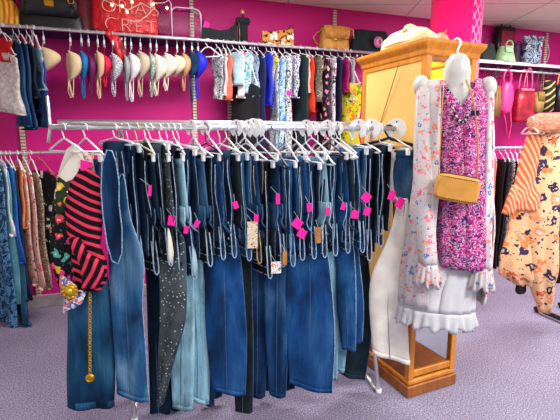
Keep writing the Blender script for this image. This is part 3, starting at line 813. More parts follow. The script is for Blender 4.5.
    MB().ell(c, (.021, .008, .021), 18, 10).tube([c + Vector((.015 * cos(a), -.007, .015 * sin(a))) for a in [2 * PI * i / 14 for i in range(14)]], .003, 5, True).build('medallion', GOLD, t)
    t = thing('gold_brooch', 'ornate round gold brooch pinned at the striped blouse hem', 'brooch', base, RKROT)
    c = L(70, 291, .17)
    MB().ell(c, (.03, .012, .03), 18, 10).build('disc', GOLD, t)
    for k in range(10):
        a = 2 * PI * k / 10; MB().ell(c + Vector((.030 * cos(a), -.004, .030 * sin(a))), (.008, .006, .008), 8, 6).build('petal', GOLD, t)
    MB().ell(c + Vector((0, -.010, .002)), (.013, .008, .014), 12, 8).build('boss', plain((240, 214, 90), .35, .7), t)
    t = thing('scarf', 'bright patterned scarf end hanging below the gold brooch', 'scarf', base, RKROT)
    SC = marbled([(230, 60, 100), (240, 236, 230), (70, 110, 190), (236, 130, 90)], 22, 1.5)
    MB().loft([sec(62, 276, 4, .006, -.2, .12), sec(68, 286, 18, .012, -.2, .13), sec(72, 298, 16, .012, -.2, .13), sec(67, 308, 8, .01, -.2, .13), sec(64, 313, 3, .006, -.2, .13)], 18, 2.2, .005, 3).build('body', SC, t)
    MB().loft([sec(78, 290, 4, .006, -.2, .14), sec(84, 292, 5, .008, -.2, .14), sec(76, 303, 12, .008, -.2, .14), sec(72, 309, 3, .006, -.2, .14)], 14, 2.2).build('tail', SC, t)
left_end()

#PART2
# ------------------------------------------------------------------ wooden display cabinet
OAK = wood((190, 112, 24), (222, 146, 44)); OAKD = wood((132, 74, 24), (170, 100, 36)); TAN = plain((226, 184, 104), .75, 0, .05, 3)
YEL = plain((240, 196, 40), .7, 0, .04, 3)
def cabinet():
    X, Y, W, D, H = 1.388, 1.812, .345, .54, 1.875
    t = thing('display_cabinet', 'tall honey oak display cabinet with tan side panel behind the mannequin', 'cabinet', (X, Y, 0), rad(5))
    B = lambda name, c, s, m=OAK, bev=.004, lab=None: MB().box(c, s, bev=bev).build(name, m, t, False, label=lab)
    # plinth in two steps
    B('plinth', (W / 2, D / 2, .035), (W + .02, D + .02, .07), OAKD, .006)
    B('base_moulding', (W / 2, D / 2, .085), (W, D, .032), OAK, .008)
    pw = .036
    for x in (pw / 2, W - pw / 2):
        for y in (pw / 2, D - pw / 2):
            B('corner_post', (x, y, .1 + (H - .1) / 2), (pw, pw, H - .1))
    B('cabinet_floor', (W / 2, D / 2, .12), (W - .02, D - .03, .03), OAKD)
    B('bottom_rail', (W / 2, .016, .135), (W - 2 * pw, .026, .04))
    B('front_header', (W / 2, .016, 1.852), (W - 2 * pw, .026, .046), OAKD)
    B('shelf', (W / 2, D / 2, .455), (W - .03, D - .05, .02))
    B('shelf', (W / 2, D / 2, 1.02), (W - .03, D - .05, .02))
    B('front_rail', (W / 2, .016, .455), (W - 2 * pw, .026, .05))
    # left side: tan panel framed by oak
    B('side_panel', (.010, D / 2, 1.135), (.014, D - 2 * pw, 1.40), TAN, .002, 'tan upper side panel')
    B('side_rail', (.012, D / 2, .415), (.026, D - 2 * pw, .06))
    B('side_rail', (.012, D / 2, 1.85), (.026, D - 2 * pw, .04))
    B('lower_side_panel', (.012, D / 2, .26), (.012, D - 2 * pw, .26), OAKD, .002)
    B('right_side_panel', (W - .012, D / 2, 1.135), (.012, D - 2 * pw, 1.42), YEL, .002, 'yellow inner side panel')
    MB().box((W - .012, D / 2, .26), (.005, D - 2 * pw, .30)).build('side_glass', glass('cabinet_glass'), t, False)
    B('back_panel', (W / 2, D - .012, .97), (W - 2 * pw, .012, 1.72), YEL, .002, 'yellow back panel')
    MB().box((W / 2, .014, .285), (W - 2 * pw, .004, .27)).build('front_glass', bpy.data.materials['cabinet_glass'], t, False)
    # crown: flaring moulding, three steps lofted
    rs = []
    for z, o in ((H - .02, 0.0), (H - .012, .006), (H + .008, .009), (H + .03, .024), (H + .04, .028), (H + .055, .029)):
        rs.append([Vector((-o, -o, z)), Vector((W + o, -o, z)), Vector((W + o, D + o, z)), Vector((-o, D + o, z))])
    MB().rings(rs).build('crown_moulding', OAK, t, False)
    L = bpy.data.lights.new('cabinet_fill_light', 'POINT'); L.energy = 3.5; L.color = (1, .86, .5); L.shadow_soft_size = .03  # added fill light brightening the yellow interior, not a fitting of the cabinet
    o = bpy.data.objects.new('cabinet_fill_light', L); C.objects.link(o); o.parent = t; o.location = (W / 2, D * .45, H - .08)
    return X, Y, W, D, H + .055
CX, CY, CW, CD, CH = cabinet()

def on_x(x, y, X):
    r = ray(x, y); k = X / r.x
    return Vector((X, r.y * k, EYE + r.z * k))
# beaded cord hanging against the tan panel
def cord():
    p0, p1 = on_x(399, 63, CX - .034), on_x(377, 134, CX - .030)
    t = thing('beaded_cord', 'dark beaded cord slanting down the tan cabinet side panel', 'cord', p0)
    n = 40; b = MB(); b.tube([(0, 0, 0), p1 - p0], .0018, 5)
    for k in range(n): b.ell((p1 - p0) * ((k + .5) / n), (.0035, .0035, .0035), 6, 4)
    b.build('beads', plain((92, 74, 40), .5, 0, .3, 60), t)
cord()

# ------------------------------------------------------------------ hanging torso form and its clothes
MY = 1.62
mc = on_y(461, 110, MY)
MX = mc.x
MG = rad(34)                               # the form is turned towards the aisle
MN = Vector((sin(MG), cos(MG), 0)); MT = Vector((cos(MG), -sin(MG), 0))
def mo(name, label, cat, z=1.9):
    return thing(name, label, cat, (MX, MY, 0), -MG)
def ms(x, y, w, ht, dy=0.0, a=0.0):
    r = ray(x, y); q = Vector((MX, MY, 0)) + MN * dy; t = q.dot(MN) / r.dot(MN); p = r * t + Vector((0, 0, EYE))
    return (Vector(((p - q).dot(MT), dy, p.z)), w * mpp(p) / 2, ht, a)
def refine(S, m=4):
    out = []
    for i in range(len(S) - 1):
        a, b = S[i], S[i + 1]
        for k in range(m):
            f = k / m; out.append((a[0].lerp(b[0], f),) + tuple(lerp(a[j], b[j], sm(f)) for j in range(1, len(a))))
    return out + [S[-1]]
def csheet(S, ops, n=56, ripple=0, waves=14, ph=0, ex=2.2):
    # open-fronted wrap: each row runs from the right edge of the front opening round the back to the left edge
    rows = []
    m = len(S)
    for i, (c, hw, ht, a) in enumerate(S):
        op = ops(i / (m - 1)); oa, ob = op if isinstance(op, tuple) else (op, op)
        row = []
        for k in range(n):
            t = -PI / 2 + oa + (2 * PI - oa - ob) * k / (n - 1)
            r = 1 + ripple * (i / (m - 1)) * sin(waves * t + ph)
            x = hw * r * math.copysign(abs(cos(t)) ** (2 / ex), cos(t)); y = ht * r * math.copysign(abs(sin(t)) ** (2 / ex), sin(t))
            row.append(c + Vector((x * cos(a) - y * sin(a), x * sin(a) + y * cos(a), 0)))
        rows.append(row)
    return MB().grid(rows)
def ruffle(row, h, amp, n=6, out=None, seed=0):
    # gathered frill hanging from a row of points
    rows = []; m = len(row)
    c = sum(row, Vector()) / m
    for i in range(n + 1):
        f = i / n; r2 = []
        for k, p in enumerate(row):
            d = Vector((p.x - c.x, p.y - c.y, 0)); d = d.normalized() if d.length > 1e-5 else Vector((0, -1, 0))
            r2.append(p + d * (amp * f * (1.0 * sin(k * 1.55 + seed) + .8)) + Vector((0, 0, -h * f * (1 + .16 * sin(k * .9 + seed * 2)))))
        rows.append(r2)
    return MB().grid(rows)

FORM = NT('translucent_white_plastic'); FORM.b.inputs['Subsurface Weight'].default_value = .2
FORM = FORM.done((200, 202, 198), .35, 0, .5)
def mannequin():
    t = mo('torso_form', 'white hanging torso form with hook in front of the cabinet', 'mannequin')
    S = [ms(458, 54, 8, .02), ms(458, 56, 15, .035), ms(457.5, 62, 22, .048), ms(457, 72, 25, .052), ms(457, 80, 24, .05), ms(457, 88, 25, .05), ms(457, 94, 40, .055),
         ms(457, 98, 62, .062), ms(458, 106, 66, .07), ms(459, 120, 56, .082), ms(460, 140, 46, .08), ms(461, 165, 38, .066), ms(461, 200, 42, .072), ms(461, 215, 40, .07)]
    MB().loft(refine(S, 3), 28, 2.2).build('torso', FORM, t)
    for x in (421, 488):
        c = ms(x, 86 if x < 450 else 88, 1, 1)[0]; MB().ell(c, (.036, .05, .05), 16, 10).build('shoulder_cap', FORM, t)
    b = MB()
    top = ms(458, 54, 1, 1)[0]
    hk = [(458, 55), (457.5, 51), (459, 47), (461, 43.5), (460.5, 40), (457.5, 38.2), (454.5, 39.5)]
    pts = [ms(x, y, 1, 1, .0 if i < 3 else .02 * (i - 2))[0] for i, (x, y) in enumerate(hk)]
    b.tube(pts, .0042, 8).build('hook', WHITEP, t)
    # ruffled white slip
    WF = plain((202, 205, 208), .85, 0, .04, 8)
    t2 = mo('white_slip_dress', 'plain white slip with a frilled hem showing under the pink tunic', 'dress')
    S = [ms(461, 186, 40, .06, .01), ms(460, 220, 44, .06, .01), ms(452, 255, 54, .07, .01), ms(440, 285, 66, .09), ms(436, 306, 70, .10)]
    R_ = refine(S, 4)
    csheet(R_, lambda v: .001, 72, .035, 17).build('body', WF, t2, thick=.003)
    c, hw, ht, a = S[-1]; row = []
    for k in range(110):
        q = 2 * PI * k / 109; r = 1 + .035 * sin(17 * q); row.append(c + Vector((hw * r * math.copysign(abs(cos(q)) ** .91, cos(q)), ht * r * math.copysign(abs(sin(q)) ** .91, sin(q)), 0)))
    ruffle(row, .085, .012, 5, seed=2).build('frill', WF, t2, thick=.003)
    # pink paisley tunic
    t3 = mo('paisley_tunic', 'pink and purple paisley sleeveless tunic on the hanging torso form', 'tunic')
    S = [ms(459, 80, 40, .05, 0), ms(459, 90, 50, .07), ms(459, 104, 54, .088), ms(460, 118, 52, .095), ms(460, 140, 48, .096), ms(461, 170, 49, .098), ms(462, 205, 51, .105), ms(462, 235, 52, .11), ms(462, 264, 52, .112)]
    R_ = refine(S, 4)
    csheet(R_, lambda v: max(.001, .78 - v * 2.95) if v < .264 else .001, 72, .03, 13, 1).build('body', paisley(), t3, thick=.004)
    # flowered kimono
    KF = floral((204, 198, 198), [(238, 110, 128), (236, 130, 130), (80, 120, 180), (240, 140, 110), (236, 96, 120)], 34, .36, 4, (96, 130, 150), .16)
    t4 = mo('floral_kimono', 'long open white kimono with small flowers over the pink tunic', 'kimono')
    S = [ms(455, 80, 62, .06, .004), ms(455, 88, 68, .078, .004), ms(454, 105, 70, .104, .006), ms(453, 140, 74, .12, .008), ms(452, 180, 74, .125, .01), ms(449, 230, 82, .13, .012), ms(444, 270, 84, .13, .014), ms(440, 302, 80, .13, .016)]
    R_ = refine(S, 4)
    csheet(R_, lambda v: (1.0 + .25 * v, .42 - .12 * v), 64, .03, 15, 2).build('body', KF, t4, thick=.003)
    def sleeve(S, seed):
        R_ = refine(S, 4)
        s = MB(); s.loft(R_, 26, 2.1, .007, 3.0, seed).build('sleeve', KF, t4)
        c, hw, ht, a = R_[-1]
        row = [c + Vector((hw * cos(2 * PI * k / 55), ht * sin(2 * PI * k / 55), .004)) for k in range(56)]
        ruffle(row, .10, .014, 6, seed=seed).build('frill', KF, t4, thick=.003)
    sleeve([ms(424, 82, 12, .03, -.01), ms(424, 95, 15, .04, -.03), ms(423, 140, 18, .045, -.06), ms(424, 190, 18, .045, -.09), ms(426, 235, 19, .042, -.11), ms(428, 264, 18, .038, -.11)], 1)
    sleeve([ms(489, 84, 8, .03, -.01), ms(488, 100, 11, .04, -.01), ms(487, 150, 11, .04, -.02), ms(486, 200, 12, .04, -.03), ms(483, 245, 15, .04, -.05), ms(482, 268, 18, .036, -.06)], 3)
    # necklace
    t5 = mo('bead_necklace', 'black and white bead necklace round the torso form neck', 'necklace')
    for i in range(26):
        f = i / 25
        x = lerp(448, 476, f); y = 90 + 30 * (1 - (2 * f - 1) ** 2) ** .9 * (1) + (4 * f)
        x = 448 + 24 * f + 2 * sin(PI * f)
        dy = -lerp(.064, .112, sin(PI * f))
        p = ms(x, y, 1, 1, dy)[0]; r = .0055 if i % 3 else .0075
        o = MB().ell(p, (r, r, r), 10, 7).build('bead', [BLACKP, WHITEP, plain((150, 150, 140), .3)][i % 3], t5)
    # crossbody purse
    t6 = mo('crossbody_purse', 'tan boxy crossbody purse hanging in front of the pink tunic', 'purse')
    PT = plain((206, 148, 66), .5, 0, .06, 20, .4); PD = plain((96, 60, 24), .6)
    pcn = ms(456.5, 188.5, 1, 1, -.16)[0]; M = Matrix.Translation(pcn) @ Matrix.Rotation(rad(9), 4, 'Y')
    w, h, d = .092, .058, .032
    rs = []
    for y, k in ((-d, .86), (-d + .006, .95), (-d + .014, 1), (d - .014, 1), (d - .006, .95), (d, .86)):
        ring = []
        for j in range(40):
            q = 2 * PI * j / 40
            ring.append(M @ Vector(((w - .01 * (1 - k) * 6) * k ** .3 * math.copysign(abs(cos(q)) ** .36, cos(q)), y, (h - .01 * (1 - k) * 6) * k ** .3 * math.copysign(abs(sin(q)) ** .36, sin(q)))))
        rs.append(ring)
    MB().rings(rs).build('body', PT, t6)
    for sg in (-1, 1):
        sb = MB()
        for k in range(19):
            x = lerp(-.082, .082, k / 18); sb.ell(M @ Vector((x, -d - .0005, sg * .047)), (.0032, .002, .0032), 7, 5)
        sb.build('stud_edging', PD, t6, label='dark stud edging')
    MB().tube([M @ Vector((x, .0, h + .001)) for x in (-.08, -.03, .03, .08)], .004, 6).build('zip', PD, t6)
    for sg, pts in ((-1, [(444, 77, -.062), (443.5, 90, -.095), (442, 110, -.118), (440.5, 140, -.135), (439, 165, -.15), (438.5, 178, -.16)]),
                    (1, [(466, 80, -.062), (471, 92, -.10), (474, 105, -.122), (477, 130, -.135), (478, 160, -.15), (476, 184, -.16)])):
        P = [ms(x, y, 1, 1, dy)[0] for x, y, dy in pts]
        MB().tube(P, .0085, 8, flat=.28).build('strap', PT, t6)
    MB().box(ms(475, 113, 1, 1, -.126)[0], (.036, .012, .024), bev=.004).build('buckle', plain((26, 26, 60), .4), t6, False, label='navy strap buckle')
    for x, y in ((439, 179), (476, 186)):
        MB().tube([ms(x, y, 1, 1, -.16)[0] + Vector((.008 * cos(a), 0, .008 * sin(a))) for a in [2 * PI * i / 12 for i in range(12)]], .0018, 5, True).build('ring', GOLD, t6)
mannequin()

# ------------------------------------------------------------------ clothes hanging on the wall rails
WR = {'up': (SHZ + .010, 3.652), 'low': (1.343, 3.66), 'right': (1.345, 3.66)}
def wall_root(px, py, rail):
    z, y = WR[rail]; p = on_y(px, py, y); return Vector((p.x, y, z))
def swivel(root, wpx, hd, ht=.012, lim=48):
    beta = math.atan2(root.x, root.y)
    vis = wpx * mpp(root) / 2
    s = math.asin(max(.02, min(.9, (vis - ht) / hd)))
    return max(-rad(lim), min(rad(lim), s - beta))
def garment(rail, px, yt, yb, w, mat, label, name='hanging_shirt', cat='top', hl=None, hm=None, hd=.16, straps=True, neck=None, taper=None, rip=.014, flare=1.0, trim=None, ht=.022):
    root = wall_root(px, (yt + yb) / 2, rail)
    rz = swivel(root, w * 1.75, hd)
    z0, y0 = WR[rail]
    zt = on_y(px, yt, y0).z - z0; zb = on_y(px, yb, y0).z - z0
    zt = min(zt, -.085)
    hanger(root, rz, hm or random.choice([WHITEP, CLEARP, WHITEP]), hl or 'hanger holding the ' + label, w=hd * .92, drop=-zt + .012, r=.004, clips=False)
    t = thing(name, label, cat, root, rz)
    L = zt - zb
    hw = hd
    if taper is None: taper = .45 if cat == 'swimsuit' else random.uniform(.8, 1.1)
    tl = random.uniform(-.35, .35) if cat not in ('jeans', 'shorts') else random.uniform(-.1, .1)
    S = [(Vector((0, 0, zt + .012)), .03, .008, PI / 2, 0), (Vector((0, 0, zt - .004)), hw * .62, .012, PI / 2, .05), (Vector((0, 0, zt - .035)), hw * .98, .016, PI / 2, .1)]
    for k in range(1, 9):
        f = k / 8
        S.append((Vector((.006 * sin(k + px), .006 * cos(k * 1.3 + px), zt - .035 - (L - .035) * f)), hw * lerp(1, taper, f) * (1 - .10 * sin(PI * f)), lerp(.016, ht, f) * lerp(1, flare, f), PI / 2, .1 + .9 * f, tl * f))
    MB().loft(S, 34, 2.3, rip, 2.6, px).build('body', mat, t)
    if straps:
        for sg in (-1, 1):
            MB().tube([(.006, sg * hw * .5, zt - .01), (.008, sg * hw * .5, zt + .004), (0, sg * hw * .45, zt + .014), (-.008, sg * hw * .5, zt + .002), (-.006, sg * hw * .5, zt - .012)], .004, 5).build('strap', mat, t)
    c = S[-1]
    MB().loft([(c[0] + Vector((0, 0, .012)), c[1] * 1.01, c[2] * 1.06, PI / 2, 1, tl), (c[0] - Vector((0, 0, .001)), c[1] * 1.01, c[2] * 1.08, PI / 2, 1, tl)], 34, 2.3, rip, 2.6, px).build('hem', trim or mat, t)
    return t, root, rz
def pinktag(t, root, rz, px, py, Y=3.5, s=.04):
    p = on_y(px, py, Y) - root; l = Matrix.Rotation(-rz, 3, 'Z') @ p
    M = Matrix.Translation(l) @ Matrix.Rotation(-rz, 4, 'Z') @ Matrix.Rotation(.4, 4, 'Y')
    MB().slab([(-s / 2, -s / 2), (s / 2, -s / 2), (s / 2, s / 2), (-s / 2, s / 2)], -.001, .001, M).build('price_tag', PINKTAG, t, False, label='bright pink price tag')

def bra(px, yt, yb, w, mat, label, strapmat=None, face=1, cups=2, dangle=True, band=None, lean=0):
    root = wall_root(px, (yt + yb) / 2, 'up')
    root.y -= 0
    z0, y0 = WR['up']
    zt = on_y(px, yt, y0).z - z0; zb = on_y(px, yb, y0).z - z0
    beta = math.atan2(root.x, root.y)
    rz = -beta + rad(lean)
    hanger(root, rz, CLEARP, 'small clip hanger holding the ' + label, w=.07, drop=.085, clips=True, r=.0035)
    t = thing('hanging_bra', label, 'bra', root, rz)
    vis = w * mpp(root)
    zt = min(zt, -.05); cl = min(.21, (zt - zb) * .62)
    sm_ = strapmat or mat
    for j in range(cups):
        S = []
        oy = -.03 + .055 * j; ox = -.012 * j * face
        for k in range(13):
            f = k / 12
            b = sin(PI * f ** .8) ** .85
            S.append((Vector((face * (.10 * vis + .42 * vis * b * (1 - .15 * j)) + ox - face * vis * .25, oy, zt - .012 - cl * f - .012 * j)), max(.004, vis * .44 * b), max(.004, .055 * b), -.25 * face))
        MB().loft(S, 22, 2.0).build('cup', mat, t)
    # straps up to the hanger, and the band and strap loops dangling below
    for j in (0, 1):
        MB().tube([(-face * vis * .08, -.03 + .055 * j, zt - .02), (-face * vis * .05, -.03 + .05 * j, zt + .02), (0, -.05 + .1 * j, -.082)], .0042, 6, flat=.4).build('strap', sm_, t)
    if dangle:
        zc = zt - cl
        MB().tube([(-face * vis * .1, 0, zc + .03), (-face * vis * .28, -.03, zc - .04), (-face * vis * .34, -.035, zb + .05), (-face * vis * .22, -.03, zb + .005), (-face * vis * .06, -.02, zb + .03), (0, -.01, zc - .02), (face * vis * .08, .01, zc + .04)], .0055, 6, flat=.5).build('strap', sm_, t)
        MB().loft([((-face * vis * .2, .02, zc + .05), .008, .03, 0), ((-face * vis * .26, .02, zc - .03), .010, .012, .2), ((-face * vis * .16, .015, zb + .03), .008, .012, .4), ((-face * vis * .08, .01, zb + .012), .004, .008, .4)], 12, 2.2).build('band', band or mat, t)
    return t

lace = plain((206, 200, 194), .9, 0, .15, 40)
g = garment
# left end of the upper rail
g('up', 4, 40, 62, 12, plain((206, 22, 34), .8), 'bright red top at the far left under the navy shelf', hd=.10, straps=False)
g('up', 6, 55, 112, 18, lace, 'pale grey lace dress below the bright red top at far left', 'hanging_dress', 'dress', hd=.15, flare=2.2, rip=.016, taper=1.1)
g('up', 19, 44, 126, 8, denim((44, 88, 134), .5, seed=1), 'mid blue jeans hanging high at far left', 'hanging_jeans', 'jeans', straps=False, hd=.13)
g('up', 25, 44, 130, 8, denim((32, 66, 108), .4, seed=2), 'darker blue jeans hanging high beside the mid blue pair', 'hanging_jeans', 'jeans', straps=False, hd=.12)
g('up', 31, 46, 100, 7, plain((24, 30, 50), .8), 'navy shorts between high hanging jeans and pale shorts', 'hanging_shorts', 'shorts', straps=False, hd=.12)
g('up', 36, 50, 92, 10, denim((150, 172, 192), .8, seed=3), 'pale washed denim shorts left of the first beige bra', 'hanging_shorts', 'shorts', straps=False, hd=.12)
g('up', 39, 60, 112, 9, plain((40, 56, 160), .7), 'royal blue top partly behind the pale denim shorts', hd=.12)
g('up', 40, 70, 127, 8, denim((28, 52, 86), .3, seed=4), 'narrow dark jeans hanging lowest behind the pale denim shorts', 'hanging_jeans', 'jeans', straps=False, hd=.11)
BEIGE = plain((222, 200, 158), .7, 0, .03); NUDE = plain((224, 184, 150), .7, 0, .03); IVORY = plain((232, 224, 202), .7, 0, .03); TAUPE = plain((196, 176, 152), .7, 0, .04)
bra(46, 46, 84, 20, BEIGE, 'beige moulded bra beside the pale denim shorts', dangle=False)
bra(73, 50, 99, 17, BEIGE, 'beige bra with dangling strap left of the blue bra')
bra(84, 50, 100, 9, plain((28, 108, 176), .6), 'bright blue narrow bra hanging after the beige one')
bra(91, 54, 97, 9, plain((104, 22, 84), .6), 'plum bra almost hidden beside the bright blue bra')
bra(100, 50, 100, 11, NUDE, 'nude bra just left of the red bra')
bra(106, 54, 88, 9, plain((214, 30, 70), .6), 'red bra hanging left of the navy flowered bra')
bra(115, 52, 98, 12, marbled([(24, 30, 56), (220, 222, 228), (30, 40, 70)], 60), 'navy and white flowered bra under the red gift bag')
bra(127, 54, 102, 7, plain((150, 150, 154), .6), 'grey bra beside the white bra')
bra(133, 52, 103, 13, plain((232, 232, 234), .6), 'white bra with long white strap loop')
bra(142, 50, 98, 14, TAUPE, 'taupe bra between the white and patterned bras', face=1)
bra(152, 52, 98, 8, marbled([(58, 84, 84), (180, 196, 190), (40, 56, 60)], 50), 'teal patterned bra hanging after the taupe bra')
bra(158, 53, 97, 15, IVORY, 'ivory bra, first of the cream group')
bra(168, 52, 92, 15, IVORY, 'ivory bra in the middle of the cream group')
bra(178, 54, 86, 15, plain((226, 214, 182), .7), 'cream rounded bra right in the cream group', dangle=False)
bra(185, 52, 92, 10, plain((190, 150, 110), .7), 'brown-cream bra beside the denim blue bra')
bra(193, 50, 104, 12, denim((44, 76, 118), .4, seed=1), 'denim blue bra left of the royal blue bra')
bra(199, 50, 100, 13, plain((30, 40, 200), .5), 'royal blue satin bra at the end of the bra row')
h = hanger(wall_root(208, 60, 'up'), rad(50), WHITEP, 'empty white hanger between the bras and the swimsuits', w=.12, drop=.13, r=.006)

g('up', 218, 58, 99, 9, marbled([(40, 40, 46), (210, 210, 212), (120, 124, 130), (30, 30, 34)], 30), 'black and white patterned swimsuit after the empty hanger', 'hanging_swimsuit', 'swimsuit', hd=.10)
g('up', 224, 56, 96, 6, plain((190, 192, 198), .7), 'light grey swimsuit beside the coral one', 'hanging_swimsuit', 'swimsuit', hd=.10)
g('up', 228, 56, 100, 6, plain((238, 112, 84), .7), 'coral swimsuit hanging left of the pale blue top', 'hanging_swimsuit', 'swimsuit', hd=.10)
g('up', 234, 54, 86, 10, plain((160, 190, 204), .7), 'pale blue top hanging above the black long dress', hd=.10)
g('up', 240, 52, 98, 6, plain((236, 226, 228), .7), 'white swimsuit with straps beside the pale blue top', 'hanging_swimsuit', 'swimsuit', hd=.10)
g('up', 246, 50, 94, 10, marbled([(228, 232, 226), (60, 160, 200), (226, 230, 226), (220, 60, 140)], 12), 'white swimsuit with turquoise splashes', 'hanging_swimsuit', 'swimsuit', hd=.10)
g('up', 245, 84, 158, 24, plain((20, 20, 26), .8), 'long black dress hanging low behind the swimsuits', 'hanging_dress', 'dress', hd=.15)
g('up', 253, 56, 100, 8, marbled([(50, 70, 110), (150, 170, 190), (40, 60, 90)], 24), 'slate blue patterned top among the swimsuits', hd=.11)
g('up', 259, 58, 158, 9, plain((26, 34, 82), .7), 'dark navy long top left of the royal blue one', hd=.13)
g('up', 267, 55, 106, 9, plain((36, 52, 208), .6), 'royal blue swim dress near the yellow flowered top', 'hanging_dress', 'dress', hd=.13)
g('up', 272, 58, 84, 9, floral((226, 208, 40), [(236, 240, 220), (60, 140, 70), (240, 160, 40)], 26, .4, 4), 'yellow flowered swim top', 'hanging_swimsuit', 'swimsuit', hd=.11)
g('up', 274, 62, 156, 8, marbled([(30, 40, 70), (200, 206, 212), (70, 80, 110)], 30), 'grey and navy striped cover-up below the yellow top', hd=.12)
g('up', 279, 60, 152, 9, marbled([(40, 150, 214), (214, 236, 244), (30, 110, 190), (180, 226, 240)], 16), 'aqua leaf-patterned dress below the long shelf', 'hanging_dress', 'dress', hd=.14)
g('up', 285, 57, 158, 9, marbled([(24, 24, 28), (226, 226, 226), (90, 130, 120)], 26), 'black and white speckled top right of the aqua dress', hd=.12)
tt = g('up', 292, 57, 98, 11, marbled([(36, 44, 90), (232, 232, 238), (70, 80, 140), (236, 236, 240)], 22), 'navy and white leafy top with a pink tag', hd=.13)
pinktag(*tt, 289, 93)
g('up', 300, 54, 158, 11, plain((26, 48, 52), .8), 'dark green-black long dress left of the red-orange one', 'hanging_dress', 'dress', hd=.15)
g('up', 306, 57, 92, 6, plain((222, 204, 184), .8), 'beige top squeezed beside the dark green dress', hd=.12)
g('up', 309, 58, 116, 6, plain((234, 60, 34), .7), 'red-orange slim dress under the tan satchel', 'hanging_dress', 'dress', hd=.13)
g('up', 316, 58, 102, 9, marbled([(40, 40, 44), (130, 126, 110), (60, 58, 54), (190, 184, 170)], 32), 'charcoal speckled top right of the red-orange dress', hd=.14)
g('up', 323, 57, 158, 9, floral((34, 24, 34), [(230, 120, 170), (220, 200, 170), (150, 60, 110)], 22, .44, 6), 'black dress with pink flowers under the tan satchel', 'hanging_dress', 'dress', hd=.14)
g('up', 330, 57, 160, 8, floral((220, 214, 220), [(70, 40, 90), (30, 30, 50), (200, 110, 160)], 24, .45, 7), 'white and purple flowered dress left of the navy top', 'hanging_dress', 'dress', hd=.14)
g('up', 337, 58, 158, 7, plain((24, 28, 66), .8), 'navy long top beside the magenta top', hd=.14)
g('up', 344, 60, 90, 8, plain((170, 24, 110), .7), 'magenta top near the cabinet', hd=.12)
g('up', 350, 58, 100, 7, plain((170, 168, 176), .7), 'grey top next to the cabinet edge', hd=.12)
g('up', 345, 84, 146, 20, floral((214, 206, 40), [(240, 240, 220), (238, 130, 40), (240, 190, 60), (120, 150, 50)], 15, .46, 9), 'yellow and orange flowered dress by the cabinet', 'hanging_dress', 'dress', hd=.20)

# lower rail, far left
g('low', 2, 168, 344, 10, marbled([(28, 66, 108), (90, 150, 190), (24, 52, 90), (60, 116, 160)], 9), 'long blue tie-dye dress reaching lowest at the far left', 'hanging_dress', 'dress', hd=.16)
g('low', 8, 166, 300, 8, plain((100, 170, 186), .8), 'turquoise long top beside the tie-dye dress', hd=.15)
g('low', 6, 164, 230, 5, plain((222, 226, 230), .8), 'white top at the far left of the lower rail', hd=.14)
g('low', 12, 165, 262, 7, plain((34, 96, 196), .7), 'bright blue top on the lower rail', hd=.15)
g('low', 15, 166, 318, 8, plain((38, 92, 122), .8), 'teal blue long dress on the lower rail', 'hanging_dress', 'dress', hd=.15)
g('low', 18, 168, 292, 6, plain((24, 40, 70), .8), 'navy top left of the peach flowered one', hd=.15)
g('low', 22, 168, 230, 5, plain((240, 140, 90), .8), 'peach orange top on the lower rail', hd=.14)
g('low', 25, 170, 283, 8, floral((236, 190, 168), [(240, 130, 90), (226, 100, 120), (250, 226, 210)], 18, .44, 3), 'peach flowered blouse on the lower rail', 'hanging_blouse', 'blouse', hd=.16)
g('low', 31, 172, 282, 8, floral((224, 178, 168), [(120, 30, 60), (210, 110, 120), (240, 220, 210)], 16, .40, 5), 'blush pink flowered blouse left of the black flowered top', 'hanging_blouse', 'blouse', hd=.17)
g('low', 38, 174, 287, 9, marbled([(150, 126, 100), (60, 50, 48), (206, 190, 160), (110, 90, 76)], 40), 'beige sequined top ending below the black flowered top', hd=.15)
g('low', 45, 172, 262, 20, floral((22, 22, 28), [(214, 206, 206), (180, 170, 190), (226, 220, 214)], 13, .36, 11, (70, 80, 80), .2), 'black top with white flowers, rightmost on the lower left rail', hd=.16, hm=plain((170, 120, 70), .6))

# right rail
g('right', 489, 160, 262, 5, plain((240, 130, 110), .7), 'coral top right of the mannequin', hd=.14)
g('right', 494, 160, 272, 9, plain((20, 20, 24), .8), 'plain black dress, first right of the mannequin', 'hanging_dress', 'dress', hd=.17)
g('right', 500, 160, 270, 7, plain((28, 26, 30), .8), 'black trousers beside the black and white top', 'hanging_trousers', 'trousers', hd=.15, straps=False)
g('right', 505, 160, 262, 7, marbled([(16, 16, 20), (16, 16, 20), (210, 210, 212), (16, 16, 20)], 34), 'black top with white specks on the right rail', hd=.16)
g('right', 510, 162, 256, 6, plain((22, 22, 26), .8), 'black narrow dress beside the cream top', 'hanging_dress', 'dress', hd=.15)
g('right', 516, 165, 222, 7, plain((226, 216, 190), .8), 'cream top hanging before the teal one', hd=.15)
g('right', 520, 165, 235, 6, plain((40, 176, 180), .7), 'teal top on the right rail', hd=.15)
g('right', 514, 190, 262, 12, plain((200, 30, 120), .8), 'magenta skirt hanging low on the right rail', 'hanging_skirt', 'skirt', hd=.12)
g('right', 527, 165, 262, 8, plain((40, 42, 52), .8), 'charcoal top beside the orange outfit', hd=.15)
g('right', 535, 165, 262, 9, plain((120, 40, 50), .8), 'maroon top behind the orange outfit', hd=.15)

